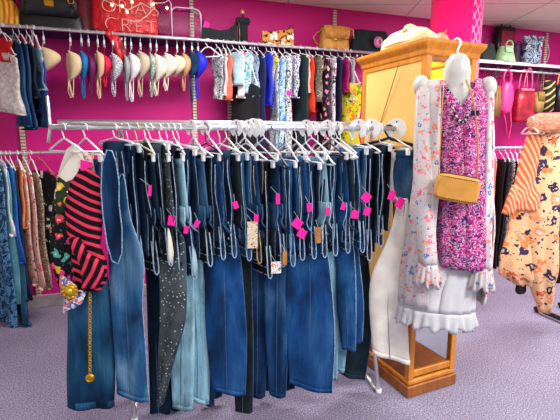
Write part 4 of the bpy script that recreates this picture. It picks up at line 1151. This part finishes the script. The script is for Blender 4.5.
# ------------------------------------------------------------------ bags and things on the shelves
def shelf_at(px, Y=3.82):
    p = on_y(px, 40, Y); return Vector((p.x, Y, SHZ + .0225))
def bagloft(t, name, w, h, d, mat, ex=5, topk=.9, z0=0.0, sag=0, n=32, label=None, yoff=0, tilt=0, round_=.12):
    S = []
    for f, k in ((0, .93), (.03, .985), (.12, 1), (.5, lerp(1, topk, .5)), (.85, topk * 1.0), (.95, topk * .985), (1, topk * .94)):
        S.append((Vector((tilt * f * h, yoff, z0 + h * f)), w / 2 * k, d / 2 * (1 - .35 * f) * (k if f in (0, 1) else 1), 0, sag))
    b = MB(); b.loft(S, n, ex, .006 if sag else 0, 3, w * 30)
    return b.build(name, mat, t, label=label)
def arch(t, name, w, h, z, r, mat, y=0, flat=1, lean=0, x=0, n=16):
    pts = [(x + w / 2 * -cos(PI * k / n), y + lean * sin(PI * k / n), z + h * sin(PI * k / n) ** .8) for k in range(n + 1)]
    return MB().tube(pts, r, 8, flat=flat).build(name, mat, t)
BLK_L = plain((26, 28, 32), .42, 0, .15, 14, .5)
PPM = lambda px, Y=3.82: mpp(on_y(px, 40, Y))

def left_bags():
    k = PPM(10)
    t = thing('pleated_bag', 'yellow and orange pleated bag at the left end of the shelf', 'bag', shelf_at(8))
    YO = NT('pleated_orange'); w_ = YO.new('TexWave', bands_direction='X'); w_.inputs['Scale'].default_value = 9; w_.inputs['Distortion'].default_value = 3
    YO.link(YO.coords(), w_.inputs[0]); YO = YO.done(YO.ramp(w_.outputs[1], [(0, (226, 110, 20)), (.5, (246, 170, 40)), (1, (250, 216, 90))]), .6)
    S = []
    for f, kk in ((0, .9), (.1, 1), (.5, .97), (.8, .82), (1, .6)):
        S.append((Vector((-.03 * f, 0, .22 * f)), .125 * kk, .06 * (1 - .4 * f), 0, .6))
    MB().loft(S, 60, 2.6, .008, 9).build('body', YO, t)
    arch(t, 'handle', .14, .16, .20, .009, plain((60, 40, 30), .5))
    # black handbag
    t = thing('black_handbag', 'large black leather handbag with gold plate on the shelf', 'handbag', shelf_at(54))
    bagloft(t, 'body', .46, .30, .16, BLK_L, 4, .80)
    MB().loft([((0, -.080, .10), .195, .012, 0), ((0, -.074, .22), .19, .014, 0), ((0, -.05, .30), .18, .02, 0)], 28, 4).build('flap', BLK_L, t)
    MB().box((.0, -.096, .185), (.062, .008, .045), bev=.003).build('name_plate', GOLD, t, False, label='gold plate')
    for x in (-.15, .15):
        MB().tube([(x + .02 * cos(a), -.092, .215 + .02 * sin(a)) for a in [2 * PI * i / 12 for i in range(12)]], .004, 6, True).build('ring', GOLD, t)
        MB().loft([((x, -.092, .10), .012, .006, 0), ((x, -.088, .20), .012, .006, 0)], 12, 4).build('strap_tab', BLK_L, t)
    arch(t, 'handle', .30, .17, .30, .013, BLK_L, -.06)
    # red gift bag with lettering
    RED = NT('red_glossy_bag'); RN = RED.noise(RED.coords(), 9, 4, .6, 1); RED.bump(RN.outputs[0], .7, .03)
    RED = RED.done(RED.ramp(RN.outputs[0], [(.3, (176, 8, 28)), (.7, (222, 18, 40))]), .35, 0, .5)
    t = thing('red_gift_bag', 'big red crinkled bag printed with pale lettering on the shelf', 'bag', shelf_at(127, 3.78))
    p = t.location; w, h, d = .50, .385, .2
    b = MB(); S = []
    for i in range(11):
        f = i / 10; S.append((Vector((0, 0, h * f)), w / 2 * (1 - .05 * f) * (.97 if i in (0, 10) else 1), d / 2 * (1 - .25 * f), 0, .7))
    b.loft(S, 44, 7, .010, 4, 1); b.build('body', RED, t)
    for x0, hh in ((-.16, .05), (.02, .06), (.14, .045)):
        MB().loft([((x0, 0, h - .04), .08, .05, .2), ((x0 + .02, 0, h + hh * .5), .06, .03, .5), ((x0 + .03, 0, h + hh), .02, .015, .8)], 18, 2.4, .006, 5, x0 * 9).build('tissue_peak', RED, t)
    MB().loft([((-.10, -.125, -.0), .035, .008, .3), ((-.085, -.135, -.06), .045, .012, .1), ((-.05, -.14, -.16), .035, .010, -.2), ((-.03, -.14, -.235), .012, .006, -.2)], 16, 2.6, .006, 3).build('ribbon_tail', RED, t)
    MB().loft([((-.10, -.125, .03), .03, .01, .3), ((-.12, -.13, -.02), .04, .014, .1), ((-.10, -.128, -.07), .015, .008, .1)], 14, 2.4).build('ribbon_knot', RED, t)
    LM = plain((240, 176, 166), .5)
    def word(txt, x, z, size, sp=1.0):
        cu = bpy.data.curves.new('txt', 'FONT'); cu.body = txt; cu.size = size; cu.extrude = .001; cu.offset = -.0045; cu.space_character = sp; cu.align_x = 'CENTER'
        o = bpy.data.objects.new('txt', cu); C.objects.link(o)
        dg = bpy.context.evaluated_depsgraph_get(); me = bpy.data.meshes.new_from_object(o.evaluated_get(dg))
        bpy.data.objects.remove(o)
        me.materials.clear(); me.materials.append(LM)
        q = bpy.data.objects.new('lettering', me); C.objects.link(q); q.parent = t
        q.location = (x, -.116, z); q.rotation_euler = (PI / 2 - .06, 0, 0)
        q['label'] = 'pale printed lettering'
    word("ORIA'S", .04, .145, .145, 1.0); word('CRET', .035, .012, .145, 1.2)
    # red dark bag beside it
    t = thing('dark_red_bag', 'dark red glossy bag between black handbag and lettered bag', 'bag', shelf_at(88, 3.84))
    bagloft(t, 'body', .20, .42, .12, plain((120, 10, 34), .35, 0, .2, 12, .5), 4, .9, sag=1)
    arch(t, 'handle', .1, .1, .41, .006, plain((90, 8, 28), .4))
    # string lights
    t = thing('string_lights', 'white string of small warm bulbs draped over the red bag', 'string lights', on_y(130, 4, 3.64))
    rp = t.location
    pts = []
    for x, y in ((92, -6), (104, 0), (112, 3), (122, 7), (128, 10), (136, 6), (142, 3), (150, 8), (154, 3), (162, 3), (166, 2), (172, -3)):
        pts.append(on_y(x, y, 3.64) - rp)
    MB().tube(pts, .003, 6).build('wire', plain((206, 210, 190), .5), t)
    WB = emit('warm_bulb', (255, 226, 160), 5)
    for x, y in ((112, 5), (127, 12), (132, 2), (153, 4), (167, 8), (122, 6)):
        q = on_y(x, y, 3.63) - rp
        MB().ell(q, (.009, .009, .013), 10, 7).build('bulb', WB, t)
    br = [(132, 24), (128, 20), (138, 22), (148, 15), (155, 7)]
    MB().tube([on_y(x, y, 3.65) - rp for x, y in br], .0025, 6).build('wire', plain((236, 214, 190), .5), t)
    # clear organiser
    t = thing('clear_organiser', 'clear plastic box with rounded corners beside the lettered bag', 'box', shelf_at(177, 3.80))
    CG = glass('clear_acrylic', (238, 226, 236), .08)
    def ring_bar(x0, x1, z0, z1, r, y):
        pts = []
        R = .05
        for cx, cz, a0 in ((x1 - R, z1 - R, 0), (x0 + R, z1 - R, 90)):
            for i in range(7): pts.append((cx + R * cos(rad(a0 + 15 * i)), y, cz + R * sin(rad(a0 + 15 * i))))
        pts = [(x1, y, z0)] + pts + [(x0, y, z0)]
        return pts
    CE = plain((236, 190, 222), .2, 0, .03, spec=.8)
    for nm, (x0, x1, hgt, y) in (('tall_frame', (-.205, -.045, .30, -.09)), ('low_frame', (-.045, .195, .245, -.07))):
        MB().tube(ring_bar(x0, x1, .0, hgt, .006, y), .006, 8).build(nm, CE, t, label='pale glossy rim')
        P = ring_bar(x0, x1, .0, hgt, .006, y)
        MB().slab([(a, c) for a, b_, c in P], y + .004, y + .14).build('acrylic_shell', CG, t, False)
    # black camisole laid on the shelf edge
    t = thing('black_camisole', 'black camisole with pink tag standing on the shelf', 'camisole', shelf_at(220, 3.72))
    BK = plain((34, 38, 44), .85, 0, .15, 12)
    s = PPM(220, 3.72)
    poly = [(-19 * s, 0), (17 * s, 0), (17.5 * s, 17 * s), (16 * s, 21 * s), (14.5 * s, 17 * s), (8 * s, 12 * s), (0, 10.5 * s), (-8 * s, 11.5 * s), (-14 * s, 14 * s), (-16.3 * s, 20 * s), (-17.5 * s, 14 * s)]
    MB().slab(poly, -.012, .012).build('body', BK, t, False)
    MB().slab([(-17 * s, 12 * s), (-11 * s, 12 * s), (-10.5 * s, 16 * s), (-15 * s, 18 * s)], -.016, -.014).build('price_tag', PINKTAG, t, False, label='bright pink price tag')
    MB().tube([(-16.3 * s, .0, 20 * s), (-16 * s, .01, 23 * s), (-15.6 * s, .012, 18 * s)], .003, 5).build('strap', BK, t)
    # black top on stand with necklace
    t = thing('black_bustier', 'small black ruffled bustier display with gold ornament on top', 'bustier', shelf_at(243, 3.74))
    s = PPM(243, 3.74)
    MB().loft([((0, 0, 0), 5.2 * s, .03, 0, 0), ((0, 0, 12 * s), 4.6 * s, .035, 0, .3), ((0, 0, 20 * s), 5.5 * s, .04, 0, .6)], 24, 2.4, .004, 4).build('body', BK, t)
    MB().loft([((0, 0, 18 * s), 6 * s, .045, 0, 1), ((0, 0, 21 * s), 7.8 * s, .05, 0, 1), ((0, 0, 24 * s), 7 * s, .045, 0, 1)], 40, 2.2, .010, 9).build('ruffle', BK, t)
    MB().tube([(0, 0, 23 * s), (0, 0, 29 * s)], .008, 8).build('neck', BK, t)
    MB().ell((0, 0, 30 * s), (.020, .015, .026), 12, 8).build('ornament', plain((176, 140, 96), .35, .6, .3, 60), t, label='gold and bronze ornament')
    MB().tube([(-5 * s, -.035, 19 * s), (-4.6 * s, -.045, 10 * s), (-4.6 * s, -.04, 1 * s)], .004, 6).build('trim', plain((170, 140, 80), .4, .5, .3, 50), t, label='gold edging')
    # patterned clutch
    t = thing('patterned_clutch', 'orange black and white patterned clutch on the shelf', 'clutch', shelf_at(278, 3.74))
    s = PPM(278, 3.74)
    CL = floral((206, 140, 66), [(244, 238, 226), (240, 232, 214), (206, 150, 80)], 19, .42, 5, (34, 26, 28), .44)
    b = MB(); poly = [(-17 * s, 0), (16 * s, 0), (16 * s, 17 * s), (12 * s, 19 * s), (6 * s, 16 * s), (-4 * s, 14 * s), (-17 * s, 13.5 * s)]
    rs = []
    for y, kk in ((-.035, .94), (-.03, .99), (0, 1), (.03, .99), (.035, .94)):
        rs.append([Vector((x * kk, y * (1 - .6 * max(0, z) / (19 * s)), max(0, z * kk))) for x, z in poly])
    b.rings(rs); b.build('body', CL, t, False)
    MB().tube([(14 * s, 0, 17 * s), (17 * s, 0, 20 * s), (15 * s, 0, 21.5 * s), (12 * s, 0, 19 * s)], .004, 6).build('wrist_loop', BLACKP, t)
    # tan satchel
    t = thing('tan_satchel', 'tan leather satchel with flap and drooping strap on the shelf', 'handbag', shelf_at(334, 3.76))
    TN = plain((196, 142, 62), .55, 0, .12, 20, .4); TD = plain((150, 100, 40), .55, 0, .12, 20, .4)
    s = PPM(334, 3.76)
    bagloft(t, 'body', 30 * s, 22 * s, .16, TN, 4.5, .93)
    MB().loft([((0, -.072, 10.5 * s), 12.5 * s, .012, 0), ((0, -.068, 17 * s), 14 * s, .014, 0), ((0, -.05, 22 * s), 14 * s, .02, 0), ((0, 0, 22.8 * s), 14 * s, .055, 0)], 28, 4).build('flap', TN, t)
    MB().tube([(-11 * s, -.088, 12 * s), (-3 * s, -.09, 8.6 * s), (4 * s, -.09, 10 * s), (9 * s, -.088, 14 * s)], .0035, 6).build('flap_edging', TD, t, label='darker flap edging')
    MB().box((-3 * s, -.09, 9 * s), (.03, .01, .02), bev=.003).build('clasp', GOLD, t, False)
    MB().tube([(12 * s, -.02, 20 * s), (15 * s, -.04, 22 * s), (18 * s, -.06, 20 * s), (18.5 * s, -.06, 12 * s)], .008, 8, flat=.5).build('strap', TN, t)
    MB().tube([(-14 * s, 0, 18 * s), (-20 * s, -.02, 15 * s), (-24 * s, -.03, 11 * s), (-21 * s, -.04, 5 * s), (-17 * s, -.04, 0.03)], .008, 8, flat=.5).build('strap', TN, t)
    # dark fabric bag with pink rosette
    t = thing('dark_fabric_bag', 'dark green-black soft bag with a pink rosette on the shelf', 'bag', shelf_at(370, 3.78))
    s = PPM(370, 3.78)
    bagloft(t, 'body', 44 * s, 22 * s, .15, plain((24, 38, 42), .8, 0, .2, 10), 3, .85, sag=1, n=40)
    for i in range(3):
        r = (.05, .034, .018)[i]
        MB().loft([((4 * s, -.09 - .006 * i, 10 * s - r), r * .4, .006, 0, 1), ((4 * s, -.092 - .006 * i, 10 * s - r * .5), r, .010, 0, 1), ((4 * s, -.092 - .006 * i, 10 * s + r * .5), r, .010, 0, 1), ((4 * s, -.09 - .006 * i, 10 * s + r), r * .4, .006, 0, 1)], 24, 2, .004, 4).build('rosette_layer', plain(((196, 110, 160), (220, 160, 190), (150, 60, 110))[i], .8), t, label='pink rosette')
left_bags()

def cabinet_top():
    P = on_x(400, 48, CX + .16)
    t = thing('cream_handbag', 'cream rounded handbag lying on top of the wooden cabinet', 'handbag', (CX + .09, 2.10, CH), rad(5))
    CRM = plain((232, 214, 168), .6, 0, .05, 10, .35)
    MB().loft([((0, 0, 0), .09, .16, 0), ((0, 0, .025), .10, .185, 0), ((0, 0, .065), .095, .17, 0), ((0, .0, .10), .065, .12, 0), ((0, 0, .118), .02, .05, 0)], 34, 2.6).build('body', CRM, t)
    pts = [(-.103 * cos(a), .188 * sin(a), .03) for a in [2 * PI * i / 40 for i in range(40)]]
    MB().tube(pts, .006, 7, True).build('piping', plain((200, 176, 130), .6), t, label='darker piping')
    arch(t, 'handle', .09, .04, .09, .009, CRM, -.02)
    MB().ell((-.07, -.06, .085), (.02, .02, .012), 10, 6).build('stud', GOLD, t)
    t = thing('tan_plush_purse', 'small tan purse peeking over the cabinet crown near the pillar', 'purse', (CX + .24, 2.02, CH))
    MB().loft([((0, 0, 0), .04, .05, 0), ((0, 0, .03), .05, .06, 0), ((0, 0, .075), .03, .035, 0), ((0, 0, .09), .01, .012, 0)], 20, 2.4).build('body', plain((206, 150, 110), .7), t)
    MB().tube([(0, -.03, .07), (.01, -.035, .095), (.02, -.02, .07)], .004, 6).build('handle', plain((170, 110, 80), .6), t)
cabinet_top()

def right_bags():
    GR = plain((150, 190, 140), .6, 0, .2, 18)
    s = PPM(500, 3.80)
    t = thing('mesh_bag', 'dark grey slouchy bag with round handle beside the cabinet', 'bag', shelf_at(488, 3.83))
    bagloft(t, 'body', 26 * s, 19 * s, .18, plain((52, 62, 60), .8, 0, .2), 2.6, .5, sag=1)
    arch(t, 'handle', 11 * s, 12 * s, 14 * s, .006, BLACKP)
    t = thing('crimson_tote', 'dark crimson tote with black trim leaning at the back of shelf', 'handbag', shelf_at(505, 3.88))
    bagloft(t, 'body', 24 * s, 37 * s, .10, plain((132, 20, 52), .5, 0, .15), 5, .92)
    MB().loft([((-11 * s, 0, 3 * s), 3 * s, .054, 0), ((-10 * s, 0, 36 * s), 2.6 * s, .04, 0)], 18, 4).build('side_trim', BLACKP, t, label='black side trim')
    MB().loft([((0, 0, 34 * s), 11.4 * s, .040, 0), ((0, 0, 37.5 * s), 11 * s, .036, 0)], 24, 5).build('top_trim', BLACKP, t, label='black top trim')
    arch(t, 'handle', 12 * s, 10 * s, 36 * s, .006, BLACKP)
    t = thing('green_handbag', 'light green soft handbag on the right shelf', 'handbag', shelf_at(506, 3.72))
    bagloft(t, 'body', 21 * s, 15 * s, .15, GR, 2.8, .7, sag=1)
    arch(t, 'handle', 9 * s, 6 * s, 14 * s, .012, GR, -.05, .6)
    MB().loft([((-1 * s, -.06, 9 * s), 5 * s, .012, .1), ((0, -.055, 15 * s), 5.4 * s, .016, .1)], 20, 3).build('flap', plain((172, 208, 160), .6, 0, .2, 18), t)
    t = thing('purple_bag', 'dark purple bag between the green and grey bags', 'bag', shelf_at(519, 3.82))
    bagloft(t, 'body', 13 * s, 21 * s, .12, plain((74, 40, 84), .6, 0, .2), 3, .85, sag=1)
    arch(t, 'handle', 7 * s, 4 * s, 20 * s, .007, plain((60, 60, 70), .6))
    t = thing('tie_dye_bag', 'grey blue tie-dye drawstring bag on the right shelf', 'bag', shelf_at(532, 3.72))
    TD = marbled([(70, 84, 108), (150, 164, 184), (50, 60, 84), (190, 200, 212), (90, 104, 128)], 11, 1.5)
    S = []
    for f, kk in ((0, .8), (.08, .92), (.35, 1), (.7, .95), (.88, 1.1), (1, 1.22)):
        S.append((Vector((.02 * f, 0, 27 * s * f)), 10.5 * s * kk, .075 * (1 - .4 * f), 0, .4 + f))
    MB().loft(S, 44, 2.6, .010, 4).build('body', TD, t)
    MB().tube([(10 * s, -.02, 22 * s), (14 * s, -.03, 25 * s), (19 * s, -.03, 20 * s), (22 * s, -.03, 12 * s), (20 * s, -.03, 4 * s), (15 * s, -.03, 1.0 * s)], .004, 6).build('strap', plain((150, 160, 176), .5), t)
    # bags hanging from the rail below
    def hang(px, py, name, label, cat='handbag', Y=3.655):
        p = on_y(px, py, Y); return thing(name, label, cat, (p.x, Y, 2.17), swivel(p, 10, .1) * 0)
    k = PPM(510, 3.6)
    HP = plain((244, 56, 132), .45, 0, .06, 20, .5)
    t = hang(506, 90, 'hot_pink_bag', 'hot pink slouchy shoulder bag hanging below the right shelf'); z = lambda y: on_y(506, y, 3.62).z - 2.17
    S = [(Vector((-.01, 0, z(113))), .03, .04, 0, .5), (Vector((-.01, 0, z(110))), 7 * k, .06, 0, .6), (Vector((0, 0, z(100))), 7.8 * k, .065, 0, .5), (Vector((.0, 0, z(88))), 7.4 * k, .055, 0, .3), (Vector((0, 0, z(82))), 5 * k, .04, 0, .2)]
    MB().loft(refine(S, 3), 28, 2.4, .006, 3).build('body', HP, t)
    pts = [(5 * k * cos(a), -.0, (z(84) + z(71)) / 2 + (z(71) - z(84)) * .62 * sin(a)) for a in [rad(-60 + 300 * i / 20) for i in range(21)]]
    MB().tube(pts, .018, 9, flat=.55).build('shoulder_strap', HP, t)
    MB().tube([(-3 * k, -.02, z(110)), (1 * k, -.03, z(124)), (5 * k, -.03, z(139)), (7 * k, -.03, z(137)), (9 * k, -.02, z(124)), (7 * k, -.01, z(108))], .007, 7, flat=.5).build('dangling_strap', HP, t)
    t = hang(524, 100, 'red_leather_tote', 'dark red tote with pink handles hanging beside hot pink bag'); z = lambda y: on_y(524, y, 3.62).z - 2.17
    RD = plain((150, 24, 44), .4, 0, .25, 10, .5)
    MB().loft([((0, 0, z(122)), 11 * k, .05, 0, .5), ((0, 0, z(119)), 11.8 * k, .06, 0, .5), ((0, 0, z(100)), 11.6 * k, .055, 0, .4), ((0, 0, z(89)), 11 * k, .035, 0, .3)], 36, 4, .005, 3).build('body', RD, t)
    PKH = plain((222, 110, 140), .5)
    for y in (-.035, .03):
        pts = [(5.5 * k * cos(a), y, z(90) + (.03 - z(90)) * sin(a) ** .8) for a in [PI * i / 16 for i in range(17)]]
        MB().tube(pts, .008, 8, flat=.6).build('handle', PKH, t, label='pink handle')
    MB().loft([((0, -.04, z(91)), 9 * k, .006, 0), ((0, -.036, z(88.4)), 9 * k, .008, 0)], 20, 4).build('top_trim', PKH, t, label='pink top trim')
    t = hang(538, 100, 'olive_bag', 'olive tan pouch bag right of the dark red tote'); z = lambda y: on_y(538, y, 3.62).z - 2.17
    MB().loft([((0, 0, z(112)), 5.4 * k, .05, 0), ((0, 0, z(100)), 6 * k, .055, 0), ((0, 0, z(92)), 4.6 * k, .03, 0)], 24, 3, .004, 3).build('body', plain((168, 136, 76), .6, 0, .15), t)
    MB().loft([((-.0, -.05, z(101)), 4.6 * k, .012, 0), ((0, -.036, z(91.5)), 4.5 * k, .01, 0)], 18, 3).build('flap', plain((140, 112, 60), .6, 0, .15), t)
    pts = [(4 * k * cos(a), 0, z(93) + (.03 - z(93)) * sin(a) ** .7) for a in [PI * i / 14 for i in range(15)]]
    MB().tube(pts, .006, 7).build('strap', plain((60, 60, 50), .5), t)
    t = hang(549, 90, 'black_tan_bag', 'black and tan striped bag near the right edge'); z = lambda y: on_y(549, y, 3.62).z - 2.17
    MB().loft([((0, 0, z(112)), 6.4 * k, .05, 0), ((0, 0, z(96)), 6.6 * k, .05, 0), ((0, 0, z(80)), 5.2 * k, .03, 0)], 24, 3.2, .004, 3).build('body', stripes((32, 42, 44), (206, 170, 96), 5, (0, .6, 0), .78, 3), t)
    pts = [(4.4 * k * cos(a), 0, z(81) + (.03 - z(81)) * sin(a) ** .7) for a in [PI * i / 14 for i in range(15)]]
    MB().tube(pts, .007, 7).build('strap', BLACKP, t)
    t = hang(560, 90, 'black_shoulder_bag', 'black shoulder bag cut by the right picture edge'); z = lambda y: on_y(560, y, 3.62).z - 2.17
    MB().loft([((0, 0, z(112)), 5.6 * k, .05, 0), ((0, 0, z(96)), 6 * k, .055, 0), ((0, 0, z(84)), 5 * k, .03, 0)], 24, 3.2).build('body', BLK_L, t)
    pts = [(4.6 * k * cos(a), 0, z(85) + (.03 - z(85)) * sin(a) ** .7) for a in [PI * i / 14 for i in range(15)]]
    MB().tube(pts, .008, 7).build('strap', plain((190, 140, 70), .5), t, label='tan strap')
    t = hang(495, 100, 'bronze_bag', 'bronze soft bag half hidden behind the hot pink bag'); z = lambda y: on_y(495, y, 3.66).z - 2.17
    MB().loft([((0, 0, z(118)), 5 * k, .05, 0), ((0, 0, z(104)), 5.4 * k, .055, 0), ((0, 0, z(86)), 3.6 * k, .03, 0)], 24, 2.8, .006, 3).build('body', plain((136, 100, 60), .5, .2, .2), t)
    pts = [(3.4 * k * cos(a), 0, z(88) + (.03 - z(88)) * sin(a) ** .7) for a in [PI * i / 14 for i in range(15)]]
    MB().tube(pts, .006, 7).build('strap', BLACKP, t)
    t = hang(486, 90, 'black_crossbody_bag', 'black bag with thin strap beside the mannequin shoulder'); z = lambda y: on_y(486, y, 3.66).z - 2.17
    MB().loft([((0, 0, z(112)), 5 * k, .045, 0), ((0, 0, z(98)), 5.4 * k, .05, 0), ((0, 0, z(86)), 4.6 * k, .03, 0)], 24, 3.2).build('body', BLK_L, t)
    pts = [(3.8 * k * cos(a), 0, z(87) + (.03 - z(87)) * sin(a) ** .7) for a in [PI * i / 14 for i in range(15)]]
    MB().tube(pts, .005, 7).build('strap', BLACKP, t)
right_bags()

# ------------------------------------------------------------------ orange outfits on the near right rack
OY = 2.2
def right_front():
    zr = 1.575
    base = on_y(548, 120, OY)
    t = thing('garment_rack', 'black-footed garment rack carrying the orange outfits at the right edge', 'clothes rack', (base.x, OY, 0))
    x0, x1 = -.0, .75
    MB().tube([(x0, 0, zr), (x1, 0, zr)], .0125, 12).build('front_tube', CHROME, t)
    f = on_y(546, 306, OY + .12)
    for x in (.42, x1 - .05):
        MB().tube([(x, 0, .05), (x, 0, zr)], .0125, 12).build('post', CHROME, t)
        MB().box((x, .0, .035), (.035, .56, .03), bev=.005).build('foot_bar', BLACKP, t, False, label='black foot bar')
        for y in (-.26, .26):
            MB().ell((x, y, .014), (.014, .02, .014), 10, 6).build('caster', BLACKP, t)
    MB().tube([(.42, -.14, .055), (x1 - .05, -.14, .055)], .011, 10).build('lower_brace', CHROME, t)
    def os(x, y, w, ht, dy=0.0, a=-.6, g=None):
        p = on_y(x, y, OY + dy); q = (Vector((p.x - base.x, dy, p.z)), w * mpp(p) / 2, ht, a)
        return q
    def add(name, label, cat, parts, hx, hlabel, zt):
        p = on_y(hx, 112, OY)
        hanger((p.x, OY, zr), rad(10), WHITEP, hlabel, w=.06, drop=zr - zt)
        o = thing(name, label, cat, (base.x, OY, 0))
        for nm, S, m, rp, wv in parts:
            MB().loft(refine(S, 4), 36, 2.2, rp, wv, hx).build(nm, m, o)
    PE = NT('peach_fuzzy'); nn = PE.noise(PE.coords(), 70, 4, .7); PE.bump(nn.outputs[0], 1, .02)
    PE = PE.done(PE.ramp(nn.outputs[0], [(.3, (176, 100, 78)), (.55, (214, 146, 120)), (.75, (236, 184, 160))]), .95)
    add('peach_knit', 'fuzzy peach knit bunched at the top of the orange outfits', 'sweater',
        [('body', [os(552, 113, 24, .02, -.04), os(550, 116, 34, .022, -.05), os(549, 122, 40, .026, -.06), os(547, 129, 34, .024, -.06), os(546, 133, 20, .014, -.06)], PE, .012, 5),
         ('sleeve', [os(556, 116, 10, .03, -.04), os(558, 126, 12, .035, -.04), os(560, 138, 10, .03, -.04)], PE, .008, 3)], 546, 'white hanger holding the fuzzy peach knit', 1.49)
    OS = stripes((206, 104, 66), (242, 180, 146), 15, (0, .24, 0), .56, .8, 'X')
    add('striped_orange_blouse', 'rust orange striped sleeveless top with tied waist', 'blouse',
        [('body', [os(544, 122, 16, .02, -.0), os(542, 135, 28, .035, -.0), os(538, 160, 34, .04, .0), os(533, 185, 34, .04, .0), os(526, 200, 36, .035, .0), os(524, 210, 38, .03, .0)], OS, .007, 4),
         ('waist_tie', [os(515, 186, 6, .02, -.05), os(512, 198, 9, .02, -.06), os(508, 214, 12, .018, -.06)], OS, .004, 3)], 538, 'white hanger holding the striped orange top', 1.48)
    FP = floral((234, 192, 148), [(232, 132, 70), (206, 100, 70), (56, 40, 72), (232, 150, 110), (66, 48, 86)], 14, .46, 12, (70, 54, 92), .26)
    add('floral_maxi_dress', 'long peach maxi dress with dark and orange flowers at right', 'dress',
        [('body', [os(552, 128, 12, .02, -.05), os(550, 150, 20, .035, -.05), os(546, 185, 26, .05, -.05), os(541, 225, 32, .06, -.05), os(540, 265, 34, .065, -.05), os(543, 290, 22, .05, -.05), os(545, 312, 12, .03, -.05)], FP, .012, 4),
         ('side_panel', [os(524, 204, 20, .03, .02), os(522, 230, 26, .04, .02), os(517, 258, 32, .045, .02), os(517, 275, 34, .045, .02), os(524, 285, 18, .03, .02)], FP, .012, 4)], 550, 'white hanger holding the peach maxi dress', 1.48)
    add('tan_floral_wrap', 'tan flowered wrap between striped top and maxi dress', 'wrap',
        [('body', [os(532, 208, 16, .02, -.02), os(532, 235, 22, .03, -.02), os(531, 258, 22, .03, -.02), os(531, 275, 16, .02, -.02)], floral((226, 166, 128), [(60, 40, 66), (240, 190, 150), (200, 90, 60)], 13, .42, 20, (80, 50, 70), .25), .008, 4)], 532, 'white hanger holding the tan flowered wrap', 1.48)
    add('leafy_shirt', 'dark garment with green leaf at the right picture edge', 'top',
        [('body', [os(560, 170, 10, .02, .10), os(560, 210, 14, .03, .10), os(559, 250, 16, .03, .10), os(558, 282, 15, .03, .10)], floral((28, 30, 38), [(40, 150, 90), (220, 220, 220), (60, 60, 80)], 9, .32, 2), .006, 3)], 562, 'white hanger holding the dark leafy garment', 1.46)
    # black shoe-like boot beneath
    p = on_y(521, 287, OY + .05)
    o = thing('black_bag', 'small black bag hanging low beneath the peach dress side', 'bag', (p.x, OY + .05, 0))
    zb = p.z
    MB().loft([((0, 0, zb - .05), .03, .02, 0), ((0, 0, zb - .03), .04, .03, 0), ((0, 0, zb + .04), .034, .026, 0)], 20, 2.6).build('body', BLACKP, o)
    MB().tube([(.02, 0, zb + .03), (.03, .0, zb + .30), (.06, 0, 1.30), (.10, -.0, zr + .012)], .004, 6).build('strap', BLACKP, o)
right_front()

# ------------------------------------------------------------------ light: fluorescent ceiling panels of the shop, ambient from the rest of the store
def panel(x, y, w, d, power):
    L = bpy.data.lights.new('ceiling_panel_light', 'AREA'); L.shape = 'RECTANGLE'; L.size = w; L.size_y = d; L.energy = power; L.color = (1.0, .98, .96)
    o = bpy.data.objects.new('ceiling_panel_light', L); C.objects.link(o); o.location = (x, y, CZ - .015)
for x, y, p in ((-.1, .1, 20), (1.8, -.5, 82), (3.2, .2, 42), (4.1, 2.5, 52), (3.0, 1.7, 36), (.8, 2.5, 46)):
    panel(x, y, 1.2, .6, p)
W = bpy.data.worlds.new('store'); bpy.context.scene.world = W; W.use_nodes = True
W.node_tree.nodes['Background'].inputs[0].default_value = (.9, .92, 1, 1); W.node_tree.nodes['Background'].inputs[1].default_value = .32

# ------------------------------------------------------------------ camera
cam = bpy.data.cameras.new('camera'); cam.sensor_width = 36; cam.lens = 36 * FPX / 560; cam.clip_start = .05
co = bpy.data.objects.new('camera', cam); C.objects.link(co)
co.location = (0, 0, EYE); co.rotation_euler = (PI / 2 - PITCH, 0, -YAW)
sc = bpy.context.scene; sc.camera = co
sc.view_settings.view_transform = 'Standard'; sc.view_settings.look = 'None'; sc.view_settings.gamma = 1
sc.view_settings.use_curve_mapping = False; sc.view_settings.exposure = 0.4
